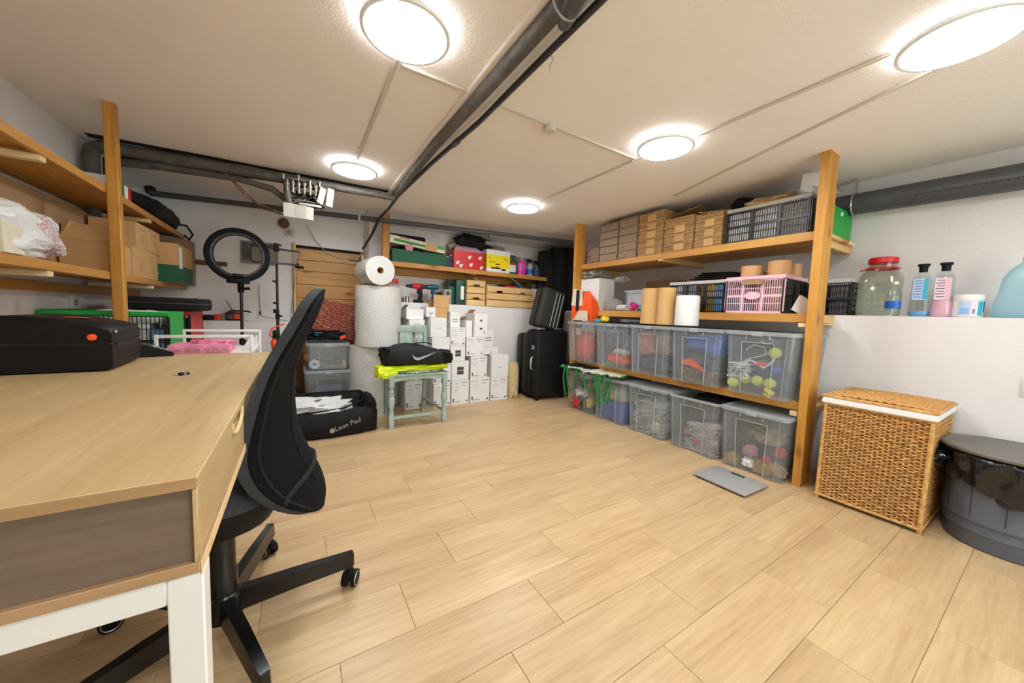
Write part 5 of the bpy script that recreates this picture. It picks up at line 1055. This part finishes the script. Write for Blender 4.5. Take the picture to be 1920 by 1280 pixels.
# folded shopping bags with green straps
for i,(x,y,rz,w,d,m,lab,h) in enumerate([(2.50,2.62,.1,.26,.42,'green_dark','lowest folded green bag over the far floor bins',.014),(2.47,2.60,-.05,.22,.40,'cloth_white','folded white bag with black print over the far floor bins',.010),(2.49,2.30,.25,.24,.40,'green_dark','folded green bag sticking out over the second floor bin',.012),(2.46,2.28,.32,.22,.36,'cream','folded cream and yellow bag topmost over the second floor bin',.010),(2.50,2.62,.12,.22,.34,'black_bag','black folded bag topmost over the far floor bin',.012)]):
    zz_={0:.432,1:.447,2:.432,3:.445,4:.458}[i]
    t=thing('shopping_bag',lab,'bag',(x,y,zz_),rz,group='folded shopping bags between the bins'); part('bag_body',MB().loft([[(-w/2+.05*(k%2),-d/2+d*k/8,.0+.004*math.sin(k*1.7+i)),(w/2,-d/2+d*k/8,.0),(w/2,-d/2+d*k/8,h),(-w/2+.05*(k%2),-d/2+d*k/8,h+.004*math.sin(k*1.7+i))] for k in range(9)]),m,t,smooth=False)
def strap(pts,lab):
    t=thing('bag_strap',lab,'strap',pts[0],group='green bag straps'); p0=Vector(pts[0]); part('strap',MB().tube([tuple(Vector(p)-p0) for p in pts],.012,6,flat=.3),'green_dark',t)
strap([(2.37,2.72,.455),(2.36,2.71,.38),(2.375,2.70,.25),(2.37,2.66,.20),(2.36,2.60,.27),(2.365,2.58,.38),(2.37,2.58,.46)],'green strap looping down in front of the far left floor bin')
strap([(2.37,2.76,.455),(2.35,2.75,.34),(2.36,2.74,.22),(2.37,2.73,.16)],'green strap end hanging at the left edge of the far floor bin')
strap([(2.37,2.44,.45),(2.345,2.45,.38),(2.35,2.42,.29),(2.355,2.36,.27),(2.35,2.31,.33),(2.36,2.30,.44)],'round green strap loop between the two far floor bins')
strap([(2.36,2.28,.45),(2.345,2.29,.34),(2.35,2.26,.20),(2.36,2.24,.14),(2.35,2.23,.22),(2.345,2.24,.34),(2.36,2.25,.44)],'long green strap hanging in front of the second floor bin')
strap([(2.36,2.20,.45),(2.35,2.19,.34),(2.355,2.18,.22),(2.36,2.15,.20),(2.35,2.12,.30),(2.36,2.12,.43)],'rightmost green strap loop in front of the second floor bin')
# ---------------------------------------------------------------- on the bins and the middle board
t=thing('orange_bag','orange and white plastic pouch standing on the far left upper bin','bag',(2.54,2.66,.931))
part('pouch_body',MB().loft([[(-.05,-.13,0),(.04,-.13,0),(.04,.15,0),(-.05,.15,0)],[(-.065,-.14,.1),(.05,-.14,.1),(.05,.16,.1),(-.065,.16,.1)],[(-.05,-.11,.2),(.03,-.11,.2),(.03,.15,.2),(-.05,.15,.2)],[(-.01,-.03,.30),(.0,-.03,.30),(.0,.15,.31),(-.01,.15,.31)]]),'orange',t,ang=70)
part('white_panel',MB().loft([[(-.066,.0,.15),(-.06,.0,.15),(-.06,.165,.15),(-.066,.165,.15)],[(-.045,.03,.31),(-.04,.03,.31),(-.04,.165,.33),(-.045,.165,.33)]]),'cream',t)
part('black_strap',MB().box(-.075,-.068,.05,.085,.10,.31),'black_fabric',t)
t2=part('receipt',MB().loft([[(-.075,-.10,.0),(-.072,-.10,.0),(-.072,.12,.0),(-.075,.12,.0)],[(-.088,-.10,.10),(-.085,-.10,.10),(-.085,.02,.10),(-.088,.02,.10)]]),'cream',t)
t=carton('tall white polystyrene box at the far end of the middle board',(2.69,2.68,1.037),.22,.27,.325,'foam')
solo('crumpled_paper',MB().lump(-.02,.02,.0,.10,.13,.035,.7,5,3,4),'tag_white','crumpled off white packing paper on top of the polystyrene box','paper',(2.69,2.66,1.40))
solo('crumpled_paper',MB().lump(0,0,.0,.06,.10,.03,.7,5,8,4),'foam','second crumple of packing paper hanging right of the polystyrene box','paper',(2.86,2.56,1.37))
solo('foam_bag',MB().lump(0,0,.06,.05,.09,.062,.2,5,3,3,0),'poly','translucent bag of white foam beside the polystyrene box','bag',(2.66,2.42,1.037))
t=storage_box('small clear box with white papers at the back of the middle board',(2.86,2.20,1.037),.36,.2,.215,lid=False,name='small_clear_box',group='clear plastic boxes',rec=0)
solo('paper_stack',MB().rbox(-.05,.05,-.09,.13,0,.20,.004),'box_white','white papers standing in the small clear box','paper',(2.84,2.23,1.045))
t=thing('film_roll','white roll of film lying on the middle board','roll',(2.63,2.27,1.067),1.3); part('film',MB().at(0,0,0,0,PI/2).lathe([(.028,-.07),(.03,-.06),(.03,.06),(.028,.07)],18),'bubble',t)
t=thing('magenta_roll','magenta roll lying beside the white film roll','roll',(2.62,2.13,1.09),1.0); part('roll_body',MB().at(0,0,0,0,PI/2-.2).lathe([(.02,-.08),(.022,-.07),(.022,.07),(.02,.08)],16),'magenta',t)
t=thing('red_pot','small red and blue pot under the magenta roll','pot',(2.61,2.14,1.037)); part('pot_body',MB().lathe([(.018,0),(.022,.03),(.02,.035)],14),'red',t)
t=thing('teal_tube','teal rolled tube beside the kraft paper rolls','roll',(2.61,2.05,1.065),1.1); part('roll_body',MB().at(0,0,0,0,PI/2).lathe([(.02,-.05),(.027,-.04),(.027,.04),(.018,.05)],16),'teal',t)
t=thing('yellow_tube','yellow tube end above the teal one','roll',(2.66,2.03,1.115),1.2); part('roll_body',MB().at(0,0,0,0,PI/2).lathe([(.012,-.05),(.012,.05)],12),'yellow',t)
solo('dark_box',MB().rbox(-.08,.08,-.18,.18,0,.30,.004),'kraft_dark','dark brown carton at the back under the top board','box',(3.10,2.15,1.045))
for i,(y,r,lab) in enumerate(((1.888,.074,'left kraft paper roll standing on the bins'),(1.745,.066,'right kraft paper roll standing on the bins'))):
    t=thing('kraft_roll',lab,'paper roll',(2.53,y,.931),group='kraft paper rolls'); part('paper',MB().lathe([(.02,.28),(.02,.0),(r*1.06,0),(r*1.02,.1),(r,.28),(r-.002,.292),(.022,.292),(.02,.28)],32,cap=False),'paper_roll',t); part('core_hole',MB().lathe([(.0195,.285),(.0195,.05)],14,cap=False),'kraft_dark',t)
t=thing('white_roll','white paper towel roll standing on the bins beside the kraft rolls','paper roll',(2.53,1.565,.931)); part('paper',MB().lathe([(.02,.2),(.02,0),(.082,0),(.085,.01),(.083,.2),(.081,.222),(.078,.226),(.022,.226),(.02,.2)],32,cap=False),'box_white',t)
for i,(x,y,h,m,lab) in enumerate([(2.545,2.50,.022,'cyan','small teal packet on the bins under the middle board'),(2.56,2.42,.05,'yellow','yellow crumpled ribbon on the bins under the middle board'),(2.60,2.12,.03,'cloth_grey','grey flat cloth on the bins under the middle board')]):
    lump('small_item',lab,'packet',(x,y,.931),(.03,.04 if i<2 else .14,h/2),m,.4,4,60+i)
t=crate('folding_crate','black folding crate with a pale grey rim, left of the pink crate','crate',(2.82,1.60,1.037),.44,.28,.245,'grey_lid','crate_black',rz=-PI/2,nx=30,ny=16)
for i,(y,m,lab) in enumerate([(1.78,'foam','white cans inside the black crate on the middle board'),(1.66,'pipe_frame','grey packets inside the black crate on the middle board'),(1.52,'gold','golden packets inside the black crate on the middle board'),(1.42,'light_blue','blue packets inside the black crate on the middle board')]):
    solo('packet',MB().rbox(-.122,.10,-.05,.05,0,.2 if i!=2 else .21,.008),m,lab,'packet',(2.81,y-.01,1.045))
t=crate('folding_crate','pink slotted crate with a wooden handle on the middle board','crate',(2.77,1.155,1.037),.345,.335,.245,'pink','crate_black',front='pink',rz=-PI/2,nx=26,ny=14)
pf=[c for c in t.children if c.name.startswith('side_panel')][0]
part('wooden_handle',MB().at(0,-.185,.205).loft([[(x,y,z*.018*k) for y,z in ((-.009,-1),(.006,-1),(.006,1),(-.009,1))] for x,k in ((-.066,.3),(-.058,.85),(-.045,1),(.045,1),(.058,.85),(.066,.3))]),'kraft_dark',t,'light brown wooden handle')
part('oval_badge',MB().at(-.0,-.174,.115,PI/2).loft([[(.048*math.cos(a*PI/12),.026*math.sin(a*PI/12),z) for a in range(24)] for z in(0,.004)]),'pink',t)
solo('packet',MB().rbox(-.12,.12,-.15,.02,0,.2,.01),'cloth_tan','tan packets at the right end inside the pink crate','packet',(2.77,1.145,1.045))
solo('packet',MB().rbox(-.12,.12,.025,.15,0,.18,.01),'blue_dark','dark packets at the left end inside the pink crate','packet',(2.77,1.145,1.045))
def taperoll(x,y,z,lab,r=.062,h=.078):
    t=thing('tape_roll',lab,'tape roll',(x,y,z),group='brown tape rolls above the pink crate')
    part('tape',MB().lathe([(.035,0),(r,0),(r,.002)]+[(r-(.0012 if k%2 else 0),h*k/6) for k in range(1,6)]+[(r,h),(.035,h),(.035,0)],28,cap=False),'tape_brown',t); part('core',MB().lathe([(.0345,0),(.0345,h),(.031,h),(.031,0),(.0345,0)],20,cap=False),'kraft_dark',t)
taperoll(2.69,1.215,1.283,'left stack of brown tape on the pink crate',.064,.075); taperoll(2.70,1.055,1.283,'middle and largest stack of brown tape on the pink crate',.064,.095)
taperoll(2.83,1.03,1.283,'right stack of brown tape at the back of the pink crate',.05,.085); taperoll(2.84,1.16,1.283,'small brown tape roll between the stacks on the pink crate',.045,.06)
for i in range(5):
    solo('film_bag',MB().loft([[(-.12+.02*k,-.22+.05*i*.5,.004*i),(.12,-.2,.0+.004*i),(.12,.2,.003+.004*i),(-.12+.02*k,.22-.03*i,.003+.004*i)] for k in(0,1)][:1]+[[(-.12,-.22+.03*i,.004*i+.004),(.12,-.2,.004*i+.004),(.12,.2,.007+.004*i),(-.12,.22-.03*i,.007+.004*i)]]),'film',['lowest','second','third','fourth','topmost'][i]+' dark shiny film sheet on the grey rimmed black crate','film',(2.84,1.50,1.284+.010*i),.05*i,group='dark film sheets')
for i in range(3): solo('leaflet',MB().box(-.0012,.0012,-.045,.045,0,.10),('box_white','cream','mint')[i],('white','cream and yellow','pale green')[i]+' leaflet leaning behind the front post on the middle board','leaflet',(2.60+.02*i,.90,1.040),.0,rot=(.45,0,1.0+.1*i),group='leaflets')
# ---------------------------------------------------------------- flat cartons on the top board
rs=random.Random(3); ns=[0]
def fstack(y0,y1,z1,label,x=2.60,zb=1.518,d=.30,m='kraft_edge'):
    # a pile of folded flat cartons: each sheet a thin slab, joined
    t=thing('folded_cartons',label,'cardboard',(x+d/2,(y0+y1)/2,zb),rs.uniform(-.02,.02),group='piles of flat cartons on the top board'); w=(y1-y0-.004); z=0; k=0
    cols={}
    H=z1-zb
    while z<H-.006:
        th=rs.uniform(.0055,.0085); j=rs.uniform(-.006,.006); j2=rs.uniform(-.004,.004)
        c='a' if k%9 else 'b'; mb=cols.setdefault(c,MB())
        mb.box(-d/2+j,d/2,-w/2+max(0,j2),w/2+min(0,j2),z,z+th-.0012)
        z+=th; k+=1
    part('carton_sheets',cols['a'],m,t,kind='stuff',smooth=False); 
    if 'b' in cols: part('darker_sheets',cols['b'],'kraft_dark',t,kind='stuff',smooth=False)
    return t
def face(t,y0,y1,z0,z1,m='kraft',x=-.158): return part('folded_flap',MB().rbox(x,x+.006,y0,y1,z0,z1,.001,1),m,t)
def twin(y0,y1,z1,lab,m='kraft_edge',bands=True,x=2.60):
    t=fstack(y0,y1,z1,lab,x=x,m=m); w=y1-y0; h=z1-1.518
    if bands:
        for q in range(int(h/.07)): face(t,-w*.22,w*.12,.008+.07*q,.07*q+.062,'kraft' if q%2 else 'paper_roll')
    return t
twin(2.715,2.835,1.668,'low pile of flat cartons at the far left end of the top board',m='kraft_grey',bands=False,x=2.64)
twin(2.585,2.71,1.672,'second low pile of flat cartons near the back post',m='kraft_grey',bands=False)
t=fstack(2.345,2.58,1.888,'tall greyish pile of flat cartons, left half',m='kraft_grey',x=2.60); 
for q in range(5): face(t,-.11,.11,.006+.072*q,.072*q+.068,'kraft_grey')
t=fstack(2.125,2.34,1.892,'tall greyish pile of flat cartons, right half',m='kraft_grey',x=2.60)
for q in range(5): face(t,-.10,.10,.006+.072*q,.072*q+.068,'kraft_grey')
twin(1.865,2.12,1.895,'tall tan pile of flat cartons in the middle of the top board')
twin(1.60,1.86,1.790,'shorter tan pile of flat cartons right of the tall one')
twin(1.385,1.595,1.770,'tan pile of flat cartons directly left of the black crate')
solo('loose_carton',MB().box(-.12,.12,-.12,.12,0,.006),'kraft','loose flat carton tilted on the tan pile','cardboard',(2.78,1.50,1.785),rot=(.12,0,.1))
solo('loose_carton',MB().box(-.12,.12,-.15,.15,0,.006),'kraft_dark','loose dark flat carton leaning back against the ceiling','cardboard',(2.80,1.78,1.83),rot=(-.2,.1,.1))
t=crate('folding_crate','large black crate with a white rim on the top board beside the post','crate',(2.755,1.118,1.5175),.47,.33,.232,'tag_white','crate_black',rz=-PI/2,nx=33,ny=16)
for i,(y,m,lab) in enumerate([(1.28,'box_white','white packets at the left end of the top crate'),(1.11,'foam','grey packets in the middle of the top crate'),(.96,'tag_white','pale packets at the right end of the top crate')]):
    solo('packet',MB().rbox(-.155,.15,-.075,.075,0,.19,.01),m,lab,'packet',(2.755,y,1.525))
solo('kraft_packet',MB().rbox(-.005,.005,-.15,.15,0,.19,.002),'kraft_grey','pale worn carton panel at the right end of the top crate','packet',(2.775,.872,1.522),rz=PI/2)
solo('black_sack',MB().lump(0,0,0,.08,.07,.05,.3,3,3,3),'black_bag','black bag squeezed under the ceiling behind the cartons','bag',(2.86,1.38,1.84))
solo('brown_wrap',MB().lump(0,0,.02,.14,.16,.03,.6,4,3,3),'kraft','crumpled brown paper on top of the white rimmed crate','paper',(2.78,1.14,1.76))
solo('clear_wrap',MB().lump(0,0,.02,.10,.12,.035,.6,4,7,3),'poly','crumpled clear film on top of the white rimmed crate','film',(2.80,.98,1.78))
solo('white_sheet',MB().box(-.002,.002,-.07,.07,0,.15),'box_white','white sheet leaning behind the front post under the ceiling','paper',(2.74,.93,1.755),rot=(.1,-.5,.3))
t=crate('folding_crate','bright green crate on the top board, right of the front post','crate',(3.00,1.02,1.518),.34,.33,.20,'green','green',rz=0,nx=10,ny=10,nz=2)
part('front_panel',MB().rbox(-.165,.165,-.172,-.1655,.0,.175,.002,1),'green',t); part('white_clip',MB().rbox(-.05,-.02,-.178,-.172,.15,.175,.002,1),'box_white',t)
# ---------------------------------------------------------------- right ledge
ZR=1.0405
t=crate('folding_crate','black crate with a grey end standing on the ledge behind the post','crate',(3.09,.93,ZR),.19,.33,.235,'grey_lid','crate_black',nx=8,ny=16)
part('grey_end',MB().rbox(.0,.09,-.173,-.166,.005,.21,.002,1),'grey_lid',t); part('hand_hole',MB().box(.03,.06,-.1735,-.173,.17,.185),'black_plastic',t)
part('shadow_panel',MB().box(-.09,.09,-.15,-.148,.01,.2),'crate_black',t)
def sq_loop(a,z,n=32,p=.35): return [(a*math.copysign(abs(math.cos(q))**p,math.cos(q)),a*math.copysign(abs(math.sin(q))**p,math.sin(q)),z) for q in [2*PI*j/n for j in range(n)]]
t=thing('glass_jar','large square glass jar with a red lid on the right ledge','jar',(3.09,.66,ZR),.05)
lo=[sq_loop(.078,.0),sq_loop(.088,.006),sq_loop(.090,.02),sq_loop(.090,.235),sq_loop(.082,.262,p=.6),sq_loop(.066,.283,p=.9),sq_loop(.060,.29,p=1),sq_loop(.060,.325,p=1)]
li=[[(x*.965,y*.965,max(z,.005)) for x,y,z in l] for l in reversed(lo)]
part('jar_body',MB().loft(lo+li),'glass_jar',t)
mb=MB()
for i in range(6):
    for j in range(5):
        a=-.07+.03*i; mb.rbox(-.0925,-.0895,a,a+.02,.03+.036*j,.056+.036*j,.0012,1)
part('moulded_relief',mb,'glass_jar',t)
part('lid',MB().lathe([(.064,.323),(.067,.326),(.067,.352),(.062,.358),(.0,.358)],36,cap=False),'red_lid',t,'red plastic lid'); part('red_collar',MB().lathe([(.060,.288),(.074,.286),(.078,.290),(.074,.296),(.060,.298)],36,cap=False).tube([(0,.078,.29),(.0,.1,.285)],.004,6),'red_lid',t)
t=thing('water_bottle','small clear water bottle with a blue label before the glass jar','bottle',(3.022,.585,ZR))
part('bottle_body',MB().lathe([(.030,0),(.034,.008),(.034,.06),(.032,.07),(.034,.08),(.034,.12),(.030,.145),(.018,.17),(.012,.18),(.012,.19)],24,cap=False),'bottle_clear',t); part('label',MB().lathe([(.0345,.045),(.0345,.088)],24,cap=False),'blue_label',t); part('cap',MB().lathe([(.0135,.186),(.0135,.204),(.0,.205)],16,cap=False),'box_white',t)
def softener(label,y,liq,h,labm,accent,grp):
    t=thing('softener_bottle',label,'bottle',(3.06,y,ZR),rot=(0,0,0)); mb=MB(); pr=[(.036,0),(.042,.008),(.043,.03),(.039,.10),(.039,.20),(.034,.225),(.022,.25),(.016,.258)]
    mb.lathe(pr,28,cap=False); mb.v=[(x*.75,y_,z) for x,y_,z in mb.v]; part('bottle_body',mb,'bottle_clear',t)
    mb=MB().lathe([(.035,.002),(.0405,.009),(.0412,.03),(.0405,h*.6),(.038,h)],24); mb.v=[(x*.73,y_*.98,z) for x,y_,z in mb.v]; part('liquid',mb,liq,t)
    mb=MB().rbox(-.0315,-.0300,-.030,.028,.095,.215,.001,1); part('label',mb,labm,t); part('label_strip',MB().box(-.0322,-.0315,-.030,-.012,.10,.215),accent,t)
    mb=MB()
    for k in range(7): mb.box(-.0322,-.0315,-.008,.024 if k%2 else .02,.11+.015*k,.114+.015*k)
    part('label_lines',mb,'print_blue' if accent!='pink' else 'print_dark',t)
    part('cap',MB().lathe([(.016,.255),(.017,.258),(.018,.285),(.024,.288),(.024,.300),(.0,.301)],20,cap=False),'black_plastic',t); return t
softener('clear bottle with a blue label and little blue liquid left on the ledge',.487,'liq_blue',.022,'lab_blue','cyan','s'); softener('clear bottle with a pink label, half full of pink liquid on the ledge',.405,'liq_pink',.095,'lab_pink','pink','s')
t=thing('plastic_tub','white round tub with a blue swirl label on the right ledge','tub',(3.07,.315,ZR)); part('tub_body',MB().lathe([(.050,0),(.054,.004),(.054,.09),(.056,.092),(.056,.118),(.052,.122),(.0,.123)],32,cap=False),'box_white',t); 
def arc(a0,a1,r,z0,z1,n=8): 
    return MB().loft([[(r*math.cos(math.radians(a)),r*math.sin(math.radians(a)),z0),(r*math.cos(math.radians(a)),r*math.sin(math.radians(a)),z1)] for a in [a0+(a1-a0)*i/n for i in range(n+1)]],closed=False,c0=False,c1=False)
part('label',arc(150,195,.0545,.012,.085),'lab_blue',t); part('label',arc(196,215,.0545,.012,.085),'lab_pink',t); part('blue_swirl',arc(222,245,.0546,.012,.085),'cyan',t); part('blue_swirl',arc(250,262,.0546,.03,.085),'print_blue',t); part('printed_block',arc(203,212,.0549,.02,.045),'print_grey',t); part('printed_lines',arc(160,190,.0549,.018,.05),'print_blue2',t)
t=thing('detergent_jug','pale blue detergent jug at the right end of the ledge, cut by the frame','jug',(3.07,.155,ZR))
def sup(a,b,z,n=32,p=.7,cx=0,cy=0): return [(cx+a*math.copysign(abs(math.cos(q))**p,math.cos(q)),cy+b*math.copysign(abs(math.sin(q))**p,math.sin(q)),z) for q in [2*PI*j/n for j in range(n)]]
part('jug_body',MB().loft([sup(.05,.078,0),sup(.056,.084,.01),sup(.056,.082,.08),sup(.053,.07,.13),sup(.052,.064,.20),sup(.045,.052,.24,cy=-.005),sup(.028,.030,.27,cy=-.012),sup(.022,.022,.29,cy=-.014)]),'bottle_blue',t)
part('liquid',MB().loft([sup(.048,.077,.002),sup(.0555,.0825,.012),sup(.0555,.0825,.02)]),'cyan',t); part('cap',MB().lathe([(.024,.285),(.026,.29),(.026,.315),(.0,.317)],20,0,-.014,cap=False),'cyan',t)
part('handle',MB().tube([(-.045,-.02,.20),(-.062,-.04,.17),(-.064,-.05,.12),(-.052,-.05,.09)],.012,8),'bottle_blue',t)
# ================================================================ wicker hamper
t=thing('laundry_hamper','tall wicker laundry hamper with a white liner and woven lid','hamper',(2.715,.50,0))
HW,HD=.192,.215   # half sizes in y and x
def per(s,z,o=0):
    # point on the rounded rectangular perimeter, s in [0,1)
    a=HD-.02*(1-z/.55)*0; b=HW; P=[(-a,b),(-a,-b),(a,-b),(a,b)]; L=[2*b,2*a,2*b,2*a]; T=sum(L); d=s*T
    for i in range(4):
        if d<=L[i]:
            p=P[i];q=P[(i+1)%4]; k=d/L[i]; nx,ny=[(-1,0),(0,-1),(1,0),(0,1)][i]
            return (p[0]+(q[0]-p[0])*k+nx*o,p[1]+(q[1]-p[1])*k+ny*o,z)
        d-=L[i]
    return P[0][0],P[0][1],z
NS=90; rw_=random.Random(2)
mats2=[MB(),MB()]
rows=62
for r in range(rows):
    z=.028+.515*r/rows; pts=[]
    for i in range(NS):
        o=.0042*(1 if (i+r)%2 else -1)+rw_.uniform(-.0008,.0008); pts.append(per((i+.5)/NS,z+rw_.uniform(-.0012,.0012),o))
    mats2[0 if r%3 else 1].tube(pts,.0036,4,closed=True)
part('woven_strands',mats2[0],'wicker',t,kind='stuff'); part('darker_strands',mats2[1],'wicker2',t,kind='stuff')
mb=MB()
for i in range(NS):
    mb.tube([per((i+.0)/NS,.02),per((i+.0)/NS,.55)],.0028,4)
part('upright_canes',mb,'wicker',t,kind='stuff')
part('inner_lining',MB().box(-HD+.012,HD-.012,-HW+.012,HW-.012,.03,.545),'wicker_dark',t)
for x in(-HD,HD):
    for y in(-HW,HW): part('corner_pole',MB().tube([(x,y,0),(x,y,.555)],.009,8),'wicker',t)
for z in(.024,.545): part('edge_cane',MB().tube([(-HD-.006,HW+.006,z),(-HD-.006,-HW-.006,z),(HD+.006,-HW-.006,z),(HD+.006,HW+.006,z)],.0075,8,closed=True),'wicker',t)
part('liner_band',MB().loft([[(x*HDk,y*HWk,z) for x,y in ((-1,1),(-1,-1),(1,-1),(1,1))] for HDk,HWk,z in ((HD+.0145,HW+.0145,.548),(HD+.016,HW+.016,.56),(HD+.012,HW+.012,.577))]),'box_white',t,'white cotton liner edge')
ld=part('lid_frame',MB().tube([(-HD-.012,HW+.012,.585),(-HD-.012,-HW-.012,.585),(HD+.012,-HW-.012,.585),(HD+.012,HW+.012,.585)],.008,8,closed=True),'wicker',t)
mb=MB(); mb2=MB()
for i in range(44):
    x=-HD-.005+(2*HD+.01)*(i+.5)/44; (mb if i%3 else mb2).tube([(x,-HW-.008+(2*HW+.016)*k/26,.590+.0028*(1 if (k+i)%2 else -1)+.006*math.sin(PI*k/26)) for k in range(27)],.0046,4)
part('lid_weave',mb,'wicker',t,kind='stuff'); part('lid_weave_dark',mb2,'wicker2',t,kind='stuff')
part('lid_board',MB().box(-HD-.005,HD+.005,-HW-.005,HW+.005,.578,.588),'wicker_dark',t)
# ================================================================ trash bin
t=thing('trash_bin','round dark grey plastic bin with a black liner and flat lid','bin',(2.735,.085,0))
def circ(r,z,n=64,w=0,k=0): return [(r*(1+w*math.sin(k*q))*math.cos(q),r*(1+w*math.sin(k*q))*math.sin(q),z) for q in [2*PI*j/n for j in range(n)]]
pr=[(.172,0),(.180,.006),(.184,.07),(.187,.072),(.187,.082),(.185,.085),(.187,.115),(.190,.118),(.190,.128),(.188,.131),(.200,.40),(.205,.405),(.205,.415)]
part('bin_body',MB().lathe(pr+[(.197,.415),(.197,.40),(.175,.02)],64),'bin_grey',t)
mb=MB()
for i in range(12):
    a=2*PI*i/12; mb.tube([(.1895*math.cos(a),.1895*math.sin(a),.14),(.2005*math.cos(a),.2005*math.sin(a),.38)],.0012,4)
part('moulded_lines',mb,'pipe_dark',t)
lo=[]
for k,(r,z) in enumerate([(.203,.421),(.213,.418),(.217,.405),(.216,.375),(.213,.35),(.209,.325)]):
    l=[]
    for j in range(96):
        q=2*PI*j/96; am=[0,.002,.006,.011,.012,.010][k]; drop=[0,0,.006,.03,.07,.125][k]*(.5+.5*math.sin(q-2.2))**1.3+.012*math.sin(7*q+k)*(k>2)
        rr=r+am*math.sin(13*q+k*.9)+am*.7*math.sin(23*q-k*1.3)
        l.append((rr*math.cos(q),rr*math.sin(q),z-drop+ .03*(k>3)))
    lo.append(l)
part('bin_liner',MB().loft(lo,c0=False,c1=False),'bag_plastic',t,'glossy black bin liner hanging over the rim',ang=70)
part('liner_knot',MB().lump(-.09,.205,.36,.05,.035,.035,.5,4,3,3),'bag_plastic',t)
part('lid',MB().lathe([(.218,.424),(.226,.428),(.228,.438),(.222,.444),(.205,.445),(.20,.441),(.12,.444),(.0,.448)],64,cap=False).lathe([(.218,.424),(.0,.426)],64,cap=False),'lid_grey',t)
part('lid_handle',MB().tube([(-.03,-.05,.444),(-.03,-.05,.47),(-.01,-.05,.478),(.02,-.05,.478),(.035,-.05,.47),(.035,-.05,.444)],.006,8),'steel',t,'chrome lid handle')
solo('blue_panel',MB().rbox(-.006,.006,-.07,.07,0,.34,.004),'light_blue','thin light blue panel standing between the hamper and the bin','tray',(2.90,.262,0),PI/2-.1)  # thin upright slab in one plain pale blue
# ================================================================ bathroom scale
t=thing('bathroom_scale','flat grey bathroom scale with a small display lying before the bins','scale',(2.232,1.025,0),-.03)
part('platform',MB().rbox(-.135,.135,-.15,.155,.010,.022,.006,2),'scale_grey',t)
part('display',MB().rbox(.085,.105,-.035,.045,.0215,.0228,.0005,1),'black_plastic',t); part('button',MB().rbox(.108,.114,-.02,.025,.0215,.0232,.0005,1),'steel',t)
for x in(-.10,.10):
    for y in(-.12,.12): part('foot',MB().lathe([(.016,0),(.018,.010)],14,x,y),'black_plastic',t)
